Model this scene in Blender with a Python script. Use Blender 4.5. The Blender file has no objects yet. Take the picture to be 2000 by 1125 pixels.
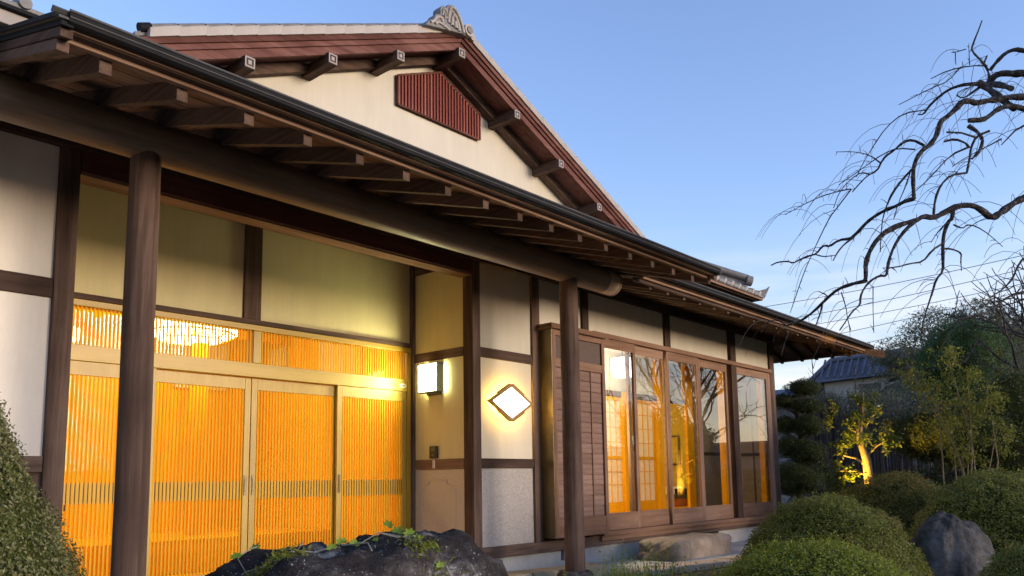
import bpy, math, random
import numpy as np
from mathutils import Vector, Matrix, noise

R = math.radians
random.seed(7)
rng = np.random.default_rng(7)
scene = bpy.context.scene
COL = scene.collection

# ------------------------------------------------------------------ camera
cam_d = bpy.data.cameras.new("camera")
cam = bpy.data.objects.new("camera", cam_d)
COL.objects.link(cam)
cam_d.sensor_fit = 'HORIZONTAL'
cam_d.sensor_width = 36.0
cam_d.lens = 28.22
cam_d.shift_x = 0.0088
cam_d.shift_y = 0.08715
cam_d.clip_start = 0.05
cam_d.clip_end = 3000
yaw, pitch, roll = 0.843288655, 0.126497221, -0.0141636129
fwd = Vector((math.sin(yaw) * math.cos(pitch), math.cos(yaw) * math.cos(pitch), math.sin(pitch)))
rt = fwd.cross(Vector((0, 0, 1))).normalized()
up = rt.cross(fwd)
rt2 = rt * math.cos(roll) + up * math.sin(roll)
up2 = -rt * math.sin(roll) + up * math.cos(roll)
cam.matrix_world = Matrix(((rt2.x, up2.x, -fwd.x, 0), (rt2.y, up2.y, -fwd.y, 0), (rt2.z, up2.z, -fwd.z, 0.95), (0, 0, 0, 1)))
scene.camera = cam

# ------------------------------------------------------------------ light: dusk sky and a low, veiled sun behind the camera
SUN_EL, SUN_AZ = R(5.5), R(163.0)        # azimuth clockwise from +Y
world = bpy.data.worlds.new("World")
scene.world = world
world.use_nodes = True
wn, wl = world.node_tree.nodes, world.node_tree.links
wn.clear()
w_out = wn.new("ShaderNodeOutputWorld")
w_bg = wn.new("ShaderNodeBackground")
w_bg.inputs[1].default_value = 0.15
w_sky = wn.new("ShaderNodeTexSky")
w_sky.sky_type = 'NISHITA'
w_sky.sun_disc = False
w_sky.sun_elevation = SUN_EL
w_sky.sun_rotation = SUN_AZ
w_sky.air_density = 1.0
w_sky.dust_density = 0.3
w_sky.ozone_density = 2.0
# thin bands of dusk cloud low over the horizon, all the way round
w_tc = wn.new("ShaderNodeTexCoord")
w_sep = wn.new("ShaderNodeSeparateXYZ")
wl.new(w_tc.outputs["Generated"], w_sep.inputs[0])
w_map = wn.new("ShaderNodeMapping")
w_map.inputs["Scale"].default_value = (2.2, 2.2, 16.0)
wl.new(w_tc.outputs["Generated"], w_map.inputs[0])
w_noise = wn.new("ShaderNodeTexNoise")
w_noise.inputs["Scale"].default_value = 1.6
w_noise.inputs["Detail"].default_value = 7
w_noise.inputs["Roughness"].default_value = 0.6
wl.new(w_map.outputs[0], w_noise.inputs[0])
w_el = wn.new("ShaderNodeMapRange")
w_el.inputs[1].default_value = 0.30
w_el.inputs[2].default_value = 0.12
wl.new(w_sep.outputs[2], w_el.inputs[0])
w_cl = wn.new("ShaderNodeMapRange")
w_cl.inputs[1].default_value = 0.44
w_cl.inputs[2].default_value = 0.60
wl.new(w_noise.outputs[0], w_cl.inputs[0])
w_cl.inputs[3].default_value = 0.76
w_mul = wn.new("ShaderNodeMath"); w_mul.operation = 'MULTIPLY'
wl.new(w_el.outputs[0], w_mul.inputs[0]); wl.new(w_cl.outputs[0], w_mul.inputs[1])
w_ramp = wn.new("ShaderNodeValToRGB")
w_ramp.color_ramp.elements[0].color = (0.72, 0.80, 0.98, 1)
w_ramp.color_ramp.elements[1].color = (1.45, 1.24, 1.24, 1)
w_ramp.color_ramp.elements[0].position = 0.40
w_ramp.color_ramp.elements[1].position = 0.62
w_n2 = wn.new("ShaderNodeTexNoise")
w_n2.inputs["Scale"].default_value = 3.0
w_n2.inputs["Detail"].default_value = 5
wl.new(w_map.outputs[0], w_n2.inputs[0])
wl.new(w_n2.outputs[0], w_ramp.inputs[0])
w_scale = wn.new("ShaderNodeMix"); w_scale.data_type = 'RGBA'; w_scale.blend_type = 'MULTIPLY'
w_scale.inputs[0].default_value = 1.0
CLOUD_LEVEL = 0.85
w_lv = wn.new("ShaderNodeVectorMath"); w_lv.operation = 'SCALE'
w_lv.inputs[3].default_value = CLOUD_LEVEL
wl.new(w_ramp.outputs[0], w_lv.inputs[0])
w_mix = wn.new("ShaderNodeMix"); w_mix.data_type = 'RGBA'
wl.new(w_mul.outputs[0], w_mix.inputs[0])
w_tint = wn.new("ShaderNodeVectorMath"); w_tint.operation = 'MULTIPLY'
w_tint.inputs[1].default_value = (1.0, 0.89, 1.08)
wl.new(w_sky.outputs[0], w_tint.inputs[0])
wl.new(w_tint.outputs[0], w_mix.inputs[6])
w_lit = wn.new("ShaderNodeVectorMath"); w_lit.operation = 'MULTIPLY_ADD'   # clouds catch the light of the sky behind them
wl.new(w_sky.outputs[0], w_lit.inputs[0])
w_lit.inputs[1].default_value = (0.52, 0.42, 0.42)
wl.new(w_lv.outputs[0], w_lit.inputs[2])
wl.new(w_lit.outputs[0], w_mix.inputs[7])
wl.new(w_mix.outputs[2], w_bg.inputs[0])
wl.new(w_bg.outputs[0], w_out.inputs[0])

sun_d = bpy.data.lights.new("sun", 'SUN')
sun_d.energy = 1.05
sun_d.angle = R(20)
sun_d.color = (1.0, 0.85, 0.70)
sun = bpy.data.objects.new("sun", sun_d)
COL.objects.link(sun)
to_sun = Vector((math.sin(SUN_AZ) * math.cos(SUN_EL), math.cos(SUN_AZ) * math.cos(SUN_EL), math.sin(SUN_EL)))
sun.rotation_euler = to_sun.to_track_quat('Z', 'Y').to_euler()
sun.location = (4, -8, 9)

vs = scene.view_settings
vs.view_transform = 'Standard'
vs.look = 'None'
vs.gamma = 1
vs.use_curve_mapping = False
vs.exposure = 1.85
scene.cycles.use_denoising = True
scene.cycles.max_bounces = 8
scene.cycles.transparent_max_bounces = 16
scene.cycles.sample_clamp_indirect = 6.0

# ------------------------------------------------------------------ materials
def new_mat(name):
    m = bpy.data.materials.new(name)
    m.use_nodes = True
    nt = m.node_tree
    b = nt.nodes["Principled BSDF"]
    return m, nt, b


def ramp(nt, stops):
    r = nt.nodes.new("ShaderNodeValToRGB")
    els = r.color_ramp.elements
    while len(els) < len(stops):
        els.new(0.5)
    for e, (p, c) in zip(els, stops):
        e.position = p
        e.color = (*c, 1)
    return r


def coords(nt, scale, kind="Object"):
    tc = nt.nodes.new("ShaderNodeTexCoord")
    mp = nt.nodes.new("ShaderNodeMapping")
    mp.inputs["Scale"].default_value = scale
    nt.links.new(tc.outputs[kind], mp.inputs[0])
    return mp


def tex_noise(nt, mp, scale, detail=5, rough=0.55, dist=0.0):
    n = nt.nodes.new("ShaderNodeTexNoise")
    n.inputs["Scale"].default_value = scale
    n.inputs["Detail"].default_value = detail
    n.inputs["Roughness"].default_value = rough
    n.inputs["Distortion"].default_value = dist
    nt.links.new(mp.outputs[0], n.inputs[0])
    return n


def bump(nt, b, src, strength, distance=0.01):
    bp = nt.nodes.new("ShaderNodeBump")
    bp.inputs["Strength"].default_value = strength
    bp.inputs["Distance"].default_value = distance
    nt.links.new(src, bp.inputs["Height"])
    nt.links.new(bp.outputs[0], b.inputs["Normal"])
    return bp


def wood(name, dark, mid, light, axis, rough=0.72, spec=0.05, grain=1.0, coat=0.0):
    """timber with grain running along the given axis"""
    m, nt, b = new_mat(name)
    s = [26.0 * grain] * 3
    s["xyz".index(axis)] = 1.1
    mp = coords(nt, s)
    n1 = tex_noise(nt, mp, 1.0, 6, 0.65, 0.4)
    mp2 = coords(nt, (1.6, 1.6, 1.6))
    n2 = tex_noise(nt, mp2, 1.0, 4, 0.6)
    mx = nt.nodes.new("ShaderNodeMath"); mx.operation = 'MULTIPLY_ADD'
    nt.links.new(n1.outputs[0], mx.inputs[0]); mx.inputs[1].default_value = 0.62
    m3 = nt.nodes.new("ShaderNodeMath"); m3.operation = 'MULTIPLY'
    nt.links.new(n2.outputs[0], m3.inputs[0]); m3.inputs[1].default_value = 0.4
    nt.links.new(m3.outputs[0], mx.inputs[2])
    s3 = [5.0, 5.0, 5.0]
    s3["xyz".index(axis)] = 0.5
    mp3 = coords(nt, s3)
    n3 = tex_noise(nt, mp3, 1.0, 7, 0.72, 0.6)
    m4 = nt.nodes.new("ShaderNodeMath"); m4.operation = 'MULTIPLY_ADD'
    nt.links.new(n3.outputs[0], m4.inputs[0]); m4.inputs[1].default_value = 0.55
    m5 = nt.nodes.new("ShaderNodeMath"); m5.operation = 'MULTIPLY_ADD'
    nt.links.new(mx.outputs[0], m5.inputs[0]); m5.inputs[1].default_value = 0.62; m5.inputs[2].default_value = -0.10
    nt.links.new(m5.outputs[0], m4.inputs[2])
    mx = m4
    oi = nt.nodes.new("ShaderNodeObjectInfo")
    ad = nt.nodes.new("ShaderNodeMath"); ad.operation = 'MULTIPLY_ADD'
    nt.links.new(oi.outputs["Random"], ad.inputs[0]); ad.inputs[1].default_value = 0.14
    nt.links.new(mx.outputs[0], ad.inputs[2])
    r = ramp(nt, [(0.37, dark), (0.54, mid), (0.70, light)])
    nt.links.new(ad.outputs[0], r.inputs[0])
    nt.links.new(r.outputs[0], b.inputs["Base Color"])
    b.inputs["Roughness"].default_value = rough
    b.inputs["Specular IOR Level"].default_value = spec
    b.inputs["Coat Weight"].default_value = coat
    bump(nt, b, n1.outputs[0], 0.4, 0.005)
    return m


def speckle(name, stops, scale, rough=0.9, bstr=0.4, bdist=0.01, detail=8, big=None, spec=0.3, kind="Object"):
    m, nt, b = new_mat(name)
    mp = coords(nt, (1, 1, 1), kind)
    n = tex_noise(nt, mp, scale, detail, 0.68)
    r = ramp(nt, stops)
    src = n.outputs[0]
    if big:
        n2 = tex_noise(nt, mp, big, 3, 0.5)
        mix = nt.nodes.new("ShaderNodeMath"); mix.operation = 'MULTIPLY_ADD'
        nt.links.new(n2.outputs[0], mix.inputs[0]); mix.inputs[1].default_value = 0.6
        hm = nt.nodes.new("ShaderNodeMath"); hm.operation = 'MULTIPLY'
        nt.links.new(n.outputs[0], hm.inputs[0]); hm.inputs[1].default_value = 0.42
        nt.links.new(hm.outputs[0], mix.inputs[2])
        src = mix.outputs[0]
    nt.links.new(src, r.inputs[0])
    nt.links.new(r.outputs[0], b.inputs["Base Color"])
    b.inputs["Roughness"].default_value = rough
    b.inputs["Specular IOR Level"].default_value = spec
    if bstr:
        bump(nt, b, n.outputs[0], bstr, bdist)
    return m


def flat(name, col, rough=0.5, metal=0.0, spec=0.5, var=0.0):
    m, nt, b = new_mat(name)
    b.inputs["Roughness"].default_value = rough
    b.inputs["Metallic"].default_value = metal
    b.inputs["Specular IOR Level"].default_value = spec
    mp = coords(nt, (1, 1, 1))
    n = tex_noise(nt, mp, 9.0, 4, 0.6)
    v = max(var, 0.06)
    r = ramp(nt, [(0.3, tuple(c * (1 - v) for c in col)), (0.7, tuple(c * (1 + v) for c in col))])
    nt.links.new(n.outputs[0], r.inputs[0])
    nt.links.new(r.outputs[0], b.inputs["Base Color"])
    return m


def emit(name, col, strength):
    m, nt, b = new_mat(name)
    b.inputs["Base Color"].default_value = (*[min(1, c) for c in col], 1)
    b.inputs["Emission Color"].default_value = (*col, 1)
    b.inputs["Emission Strength"].default_value = strength
    return m


def glass(name, tint=(0.93, 0.95, 0.94), boost=1.0, rough=0.0):
    """thin pane: transparent with a Fresnel mirror"""
    m = bpy.data.materials.new(name)
    m.use_nodes = True
    nt = m.node_tree
    nt.nodes.clear()
    out = nt.nodes.new("ShaderNodeOutputMaterial")
    tr = nt.nodes.new("ShaderNodeBsdfTransparent")
    tr.inputs[0].default_value = (*tint, 1)
    gl = nt.nodes.new("ShaderNodeBsdfGlossy")
    gl.inputs["Roughness"].default_value = rough
    fr = nt.nodes.new("ShaderNodeFresnel")
    fr.inputs[0].default_value = 1.5
    mu = nt.nodes.new("ShaderNodeMath"); mu.operation = 'MULTIPLY'; mu.use_clamp = True
    mu.inputs[1].default_value = boost
    nt.links.new(fr.outputs[0], mu.inputs[0])
    ge = nt.nodes.new("ShaderNodeNewGeometry")
    iv = nt.nodes.new("ShaderNodeMath"); iv.operation = 'SUBTRACT'
    iv.inputs[0].default_value = 1.0
    nt.links.new(ge.outputs["Backfacing"], iv.inputs[1])
    mb = nt.nodes.new("ShaderNodeMath"); mb.operation = 'MULTIPLY'
    nt.links.new(mu.outputs[0], mb.inputs[0]); nt.links.new(iv.outputs[0], mb.inputs[1])
    mx = nt.nodes.new("ShaderNodeMixShader")
    nt.links.new(mb.outputs[0], mx.inputs[0])
    nt.links.new(tr.outputs[0], mx.inputs[1])
    nt.links.new(gl.outputs[0], mx.inputs[2])
    nt.links.new(mx.outputs[0], out.inputs[0])
    return m


def leaf_mat(name, cols, trans=0.38, rough=0.6, patch=None):
    """every leaf its own tone of the plant's range"""
    m, nt, b = new_mat(name)
    g = nt.nodes.new("ShaderNodeNewGeometry")
    r = ramp(nt, [(i / (len(cols) - 1), c) for i, c in enumerate(cols)])
    nt.links.new(g.outputs["Random Per Island"], r.inputs[0])
    if patch:                                            # drier, browner patches over the plant
        mpp = coords(nt, (1, 1, 1))
        np_ = tex_noise(nt, mpp, patch[1], 4, 0.6)
        rp = ramp(nt, [(patch[2], (0, 0, 0)), (patch[2] + .16, (1, 1, 1))])
        nt.links.new(np_.outputs[0], rp.inputs[0])
        mp_ = nt.nodes.new("ShaderNodeMix"); mp_.data_type = 'RGBA'
        nt.links.new(rp.outputs[0], mp_.inputs[0])
        nt.links.new(r.outputs[0], mp_.inputs[6])
        mp_.inputs[7].default_value = (*patch[0], 1)
        class _O: outputs = [mp_.outputs[2]]
        r = _O
    nt.links.new(r.outputs[0], b.inputs["Base Color"])
    b.inputs["Roughness"].default_value = rough
    b.inputs["Specular IOR Level"].default_value = 0.25
    out = nt.nodes["Material Output"]
    tl = nt.nodes.new("ShaderNodeBsdfTranslucent")
    nt.links.new(r.outputs[0], tl.inputs[0])
    mx = nt.nodes.new("ShaderNodeMixShader")
    mx.inputs[0].default_value = trans
    nt.links.new(b.outputs[0], mx.inputs[1])
    nt.links.new(tl.outputs[0], mx.inputs[2])
    nt.links.new(mx.outputs[0], out.inputs[0])
    return m


def plaster(name, col, var=0.12, fine=60.0, bstr=0.12):
    m, nt, b = new_mat(name)
    mp = coords(nt, (1, 1, 1))
    n = tex_noise(nt, mp, fine, 5, 0.7)
    n2 = tex_noise(nt, mp, 1.3, 4, 0.6)
    mix = nt.nodes.new("ShaderNodeMath"); mix.operation = 'MULTIPLY_ADD'
    nt.links.new(n2.outputs[0], mix.inputs[0]); mix.inputs[1].default_value = 0.7
    hm = nt.nodes.new("ShaderNodeMath"); hm.operation = 'MULTIPLY'
    nt.links.new(n.outputs[0], hm.inputs[0]); hm.inputs[1].default_value = 0.3
    nt.links.new(hm.outputs[0], mix.inputs[2])
    mps = coords(nt, (7.0, 7.0, 0.7))
    ns = tex_noise(nt, mps, 1.0, 6, 0.7)
    sa = nt.nodes.new("ShaderNodeMath"); sa.operation = 'MULTIPLY_ADD'
    nt.links.new(ns.outputs[0], sa.inputs[0]); sa.inputs[1].default_value = 0.5
    sb = nt.nodes.new("ShaderNodeMath"); sb.operation = 'MULTIPLY_ADD'
    nt.links.new(mix.outputs[0], sb.inputs[0]); sb.inputs[1].default_value = 0.6; sb.inputs[2].default_value = -0.03
    nt.links.new(sb.outputs[0], sa.inputs[2])
    mix = sa
    r = ramp(nt, [(0.3, tuple(c * (1 - var) for c in col)), (0.7, tuple(min(1, c * (1 + var)) for c in col))])
    nt.links.new(mix.outputs[0], r.inputs[0])
    nt.links.new(r.outputs[0], b.inputs["Base Color"])
    b.inputs["Roughness"].default_value = 0.9
    b.inputs["Specular IOR Level"].default_value = 0.2
    bump(nt, b, n.outputs[0], bstr, 0.003)
    return m


W_D, W_M, W_L = (0.032, 0.021, 0.0165), (0.080, 0.051, 0.039), (0.165, 0.110, 0.085)
M = {}
for ax in "xyz":
    M["wood_" + ax] = wood("weathered_brown_timber_" + ax, W_D, W_M, W_L, ax)
    M["tan_" + ax] = wood("tan_timber_" + ax, (0.10, 0.056, 0.037), (0.19, 0.115, 0.078), (0.30, 0.195, 0.138), ax)
    M["red_" + ax] = wood("red_brown_stained_timber_" + ax, (0.062, 0.026, 0.020), (0.115, 0.048, 0.038), (0.20, 0.095, 0.076), ax, 0.6)
    M["orange_" + ax] = wood("honey_interior_timber_" + ax, (0.54, 0.225, 0.004), (0.67, 0.30, 0.005), (0.76, 0.37, 0.010), ax, 0.45)
    M["gold_" + ax] = wood("pale_gold_door_frame_" + ax, (0.31, 0.19, 0.020), (0.385, 0.24, 0.027), (0.45, 0.295, 0.042), ax, 0.42, 0.5, 1.6)
M["log"] = wood("polished_log_x", (0.075, 0.046, 0.029), (0.15, 0.098, 0.064), (0.25, 0.17, 0.115), "x", 0.5, 0.4, 0.8)
M["sash_x"] = wood("brown_sash_timber_x", (0.12, 0.065, 0.04), (0.20, 0.115, 0.075), (0.29, 0.18, 0.125), "x", 0.5)
M["sash_z"] = wood("brown_sash_timber_z", (0.12, 0.065, 0.04), (0.20, 0.115, 0.075), (0.29, 0.18, 0.125), "z", 0.5)
M["board"] = wood("faded_shutter_board", (0.12, 0.07, 0.052), (0.19, 0.118, 0.09), (0.27, 0.175, 0.14), "x", 0.75)
M["cream"] = plaster("cream_lime_plaster", (0.545, 0.50, 0.405))
M["khaki"] = plaster("khaki_sand_plaster", (0.63, 0.555, 0.31))
M["log_tip"] = wood("log_tip_lit_tone", (0.38, 0.28, 0.20), (0.55, 0.42, 0.32), (0.66, 0.53, 0.42), "x", 0.55)  # paler than the log: the light on its end put into the colour
M["tan_wall"] = plaster("grey_tan_plank_wall", (0.27, 0.215, 0.15), 0.15)
M["louvre"] = wood("red_louvre_timber", (0.13, 0.036, 0.027), (0.23, 0.068, 0.052), (0.36, 0.14, 0.11), "z", 0.55)
M["white"] = plaster("white_lime_plaster", (0.74, 0.68, 0.59))
M["grey_plaster"] = speckle("grey_grained_plaster", [(0.35, (0.30, 0.262, 0.23)), (0.52, (0.39, 0.35, 0.312)), (0.68, (0.48, 0.44, 0.40))], 70, 0.95, 0.6, 0.004)
M["beige_plaster"] = speckle("beige_grained_plaster", [(0.35, (0.46, 0.40, 0.31)), (0.68, (0.60, 0.53, 0.43))], 70, 0.95, 0.5, 0.004)
M["concrete"] = speckle("pale_weathered_concrete", [(0.3, (0.27, 0.255, 0.235)), (0.55, (0.40, 0.385, 0.36)), (0.75, (0.50, 0.485, 0.46))], 9, 0.92, 0.35, 0.006, big=1.2)
M["paving"] = speckle("sandy_paving_stone", [(0.3, (0.27, 0.21, 0.13)), (0.7, (0.47, 0.38, 0.25))], 14, 0.85, 0.4, 0.005, big=2)
M["kerb"] = speckle("pinkish_kerb_stone", [(0.3, (0.30, 0.23, 0.17)), (0.7, (0.48, 0.39, 0.31))], 14, 0.85, 0.4, 0.005, big=2)
M["soil"] = speckle("mossy_garden_soil", [(0.3, (0.030, 0.024, 0.016)), (0.5, (0.055, 0.048, 0.028)), (0.7, (0.06, 0.075, 0.03))], 5, 0.95, 0.8, 0.03, big=0.6)
M["dark_rock"] = speckle("dark_lava_rock", [(0.34, (0.016, 0.013, 0.012)), (0.50, (0.042, 0.035, 0.032)), (0.58, (0.095, 0.084, 0.077)), (0.66, (0.34, 0.32, 0.30))], 30, 0.9, 1.0, 0.02, big=5.0, spec=0.08)
def add_specks(m, col, scale, lo):
    """small pale mineral grains"""
    nt = m.node_tree; b = nt.nodes["Principled BSDF"]
    mp = coords(nt, (1, 1, 1)); n = tex_noise(nt, mp, scale, 2, 0.5)
    big = tex_noise(nt, mp, 7.0, 3, 0.6)
    mu = nt.nodes.new("ShaderNodeMath"); mu.operation = 'MULTIPLY_ADD'
    nt.links.new(big.outputs[0], mu.inputs[0]); mu.inputs[1].default_value = 0.30
    nt.links.new(n.outputs[0], mu.inputs[2])
    r = ramp(nt, [(lo, (0, 0, 0)), (lo + .03, (1, 1, 1))])
    nt.links.new(mu.outputs[0], r.inputs[0])
    src = b.inputs["Base Color"].links[0].from_socket
    mx = nt.nodes.new("ShaderNodeMix"); mx.data_type = 'RGBA'
    nt.links.new(r.outputs[0], mx.inputs[0]); nt.links.new(src, mx.inputs[6]); mx.inputs[7].default_value = (*col, 1)
    nt.links.new(mx.outputs[2], b.inputs["Base Color"])
add_specks(M["dark_rock"], (0.38, 0.36, 0.34), 130.0, 0.835)
M["grey_rock"] = speckle("grey_garden_rock", [(0.34, (0.022, 0.02, 0.019)), (0.5, (0.060, 0.056, 0.053)), (0.66, (0.15, 0.14, 0.135))], 18, 0.9, 1.0, 0.02, big=3.0, spec=0.1)
M["step_rock"] = speckle("brown_step_stone", [(0.34, (0.10, 0.08, 0.065)), (0.5, (0.22, 0.17, 0.13)), (0.68, (0.36, 0.29, 0.23))], 10, 0.85, 0.8, 0.015, big=2.0)
M["tile"] = speckle("smoked_grey_roof_tile", [(0.3, (0.11, 0.105, 0.10)), (0.7, (0.20, 0.19, 0.18))], 12, 0.55, 0.2, 0.004, spec=0.5)
M["pale_tile"] = speckle("weathered_pale_verge_tile", [(0.3, (0.22, 0.195, 0.17)), (0.52, (0.35, 0.315, 0.28)), (0.72, (0.46, 0.42, 0.385))], 7, 0.8, 0.3, 0.004, big=2.5)
M["blue_tile"] = speckle("blue_grey_neighbour_tile", [(0.3, (0.075, 0.085, 0.12)), (0.7, (0.13, 0.145, 0.19))], 2, 0.7, 0.2, 0.02)
M["metal"] = flat("dark_bronze_gutter", (0.012, 0.012, 0.014), 0.6, 0.0, 0.08, 0.2)
M["metal_edge"] = flat("grey_sheet_metal_edge", (0.085, 0.082, 0.08), 0.6, 0.0, 0.12, 0.2)
M["bronze"] = flat("bronze_shutter_side", (0.14, 0.105, 0.055), 0.33, 0.75, 0.5, 0.15)
M["black"] = flat("black_plastic", (0.02, 0.02, 0.018), 0.35)
M["grey_frame"] = flat("grey_lamp_frame", (0.10, 0.10, 0.085), 0.5)
M["band"] = flat("grey_gold_band", (0.50, 0.39, 0.19), 0.6, 0, 0.2)
M["far_wall"] = plaster("grey_far_plaster", (0.36, 0.345, 0.33))
M["paper"] = flat("white_sticker", (0.8, 0.8, 0.76), 0.6)
M["ink"] = flat("dark_ink", (0.08, 0.08, 0.06), 0.7)
M["red_ink"] = flat("pale_orange_ink", (0.75, 0.45, 0.18), 0.7)
M["cap"] = flat("pale_painted_purlin_cap", (0.30, 0.27, 0.25), 0.7)
M["glass"] = glass("window_glass", (0.90, 0.91, 0.89), 2.8)
M["door_glass"] = glass("door_glass", (0.93, 0.93, 0.90), 0.9)
M["screen"] = speckle("brown_insect_screen", [(0.4, (0.085, 0.06, 0.05)), (0.6, (0.13, 0.09, 0.075))], 160, 0.9, 0.3, 0.002)
M["bark"] = speckle("dark_bark", [(0.35, (0.018, 0.016, 0.017)), (0.52, (0.050, 0.046, 0.046)), (0.68, (0.15, 0.14, 0.135))], 38, 0.95, 1.0, 0.012, spec=0.05)
M["pale_bark"] = speckle("pale_grey_bark", [(0.35, (0.12, 0.09, 0.06)), (0.65, (0.27, 0.21, 0.14))], 40, 0.9, 0.6, 0.006)
M["twig"] = flat("brown_twig", (0.085, 0.07, 0.065), 0.8, 0, 0.2, 0.2)
M["vine"] = flat("pale_ivy_stem", (0.30, 0.27, 0.20), 0.8, 0, 0.2, 0.2)
M["wire"] = flat("grey_cable", (0.06, 0.065, 0.075), 0.6)
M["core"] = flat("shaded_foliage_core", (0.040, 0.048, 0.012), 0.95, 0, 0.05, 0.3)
M["azalea"] = leaf_mat("azalea_leaves", [(0.095, 0.110, 0.014), (0.150, 0.168, 0.022), (0.20, 0.215, 0.035), (0.25, 0.25, 0.09)], patch=((0.19, 0.13, 0.045), 2.6, 0.56))
M["azalea_bright"] = leaf_mat("bright_azalea_leaves", [(0.12, 0.145, 0.010), (0.19, 0.222, 0.014), (0.24, 0.27, 0.025), (0.34, 0.35, 0.12)])
M["russet"] = leaf_mat("russet_azalea_leaves", [(0.090, 0.082, 0.016), (0.165, 0.125, 0.030), (0.13, 0.14, 0.022), (0.20, 0.135, 0.04)])
M["topiary"] = leaf_mat("yew_leaves", [(0.085, 0.095, 0.022), (0.135, 0.145, 0.036), (0.19, 0.19, 0.070), (0.30, 0.28, 0.15)], patch=((0.27, 0.21, 0.11), 3.4, 0.55))
M["pine"] = leaf_mat("dark_pine_needles", [(0.034, 0.044, 0.018), (0.062, 0.076, 0.028), (0.10, 0.112, 0.042)])
M["conifer"] = leaf_mat("deep_green_conifer", [(0.034, 0.078, 0.030), (0.058, 0.115, 0.044), (0.082, 0.14, 0.055)])
M["olive"] = leaf_mat("olive_leaves", [(0.10, 0.112, 0.016), (0.165, 0.172, 0.024), (0.23, 0.228, 0.04)])
M["greygreen"] = leaf_mat("grey_green_needles", [(0.085, 0.092, 0.056), (0.125, 0.13, 0.076), (0.17, 0.17, 0.105)])
M["citrus"] = leaf_mat("glossy_evergreen_leaves", [(0.045, 0.075, 0.015), (0.075, 0.11, 0.02), (0.12, 0.13, 0.03)], 0.35, 0.35)
M["ivy"] = leaf_mat("ivy_leaves", [(0.13, 0.21, 0.02), (0.19, 0.28, 0.03), (0.26, 0.33, 0.05)], 0.3)
M["slat"] = wood("honey_door_slat", (0.50, 0.265, 0.014), (0.58, 0.315, 0.02), (0.64, 0.36, 0.03), "z", 0.5)
M["terrace"] = speckle("mossy_grey_terrace_stone", [(0.3, (0.07, 0.062, 0.06)), (0.55, (0.14, 0.125, 0.12)), (0.72, (0.20, 0.185, 0.18))], 5, 0.95, 0.8, 0.03, big=1.0, spec=0.1)
M["shade_white"] = emit("lit_white_lamp_shade", (1.0, 0.96, 0.50), 24.0)
M["sign_white"] = emit("lit_white_sign_panel", (1.0, 0.95, 0.86), 4.5)
M["sign_glow"] = emit("warm_strip_light", (1.0, 0.60, 0.06), 60.0)
M["ceiling_white"] = emit("lit_ceiling_lamp_shade", (1.0, 0.84, 0.48), 6.0)
M["pendant_white"] = emit("lit_pendant_shade", (1.0, 0.94, 0.78), 5.0)
M["shoji_paper"] = leaf_mat("shoji_paper", [(0.80, 0.70, 0.52), (0.80, 0.70, 0.52)], 0.45, 0.9)
M["yellow_wall"] = plaster("mustard_room_wall", (0.52, 0.38, 0.045))
M["tatami"] = flat("straw_tatami", (0.45, 0.36, 0.16), 0.9, 0, 0.1, 0.1)
M["sign_frame"] = wood("sign_frame_timber", (0.22, 0.12, 0.04), (0.32, 0.18, 0.06), (0.42, 0.26, 0.10), "x", 0.5)
M["green_cloth"] = flat("green_cloth", (0.16, 0.20, 0.05), 0.9)

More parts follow.
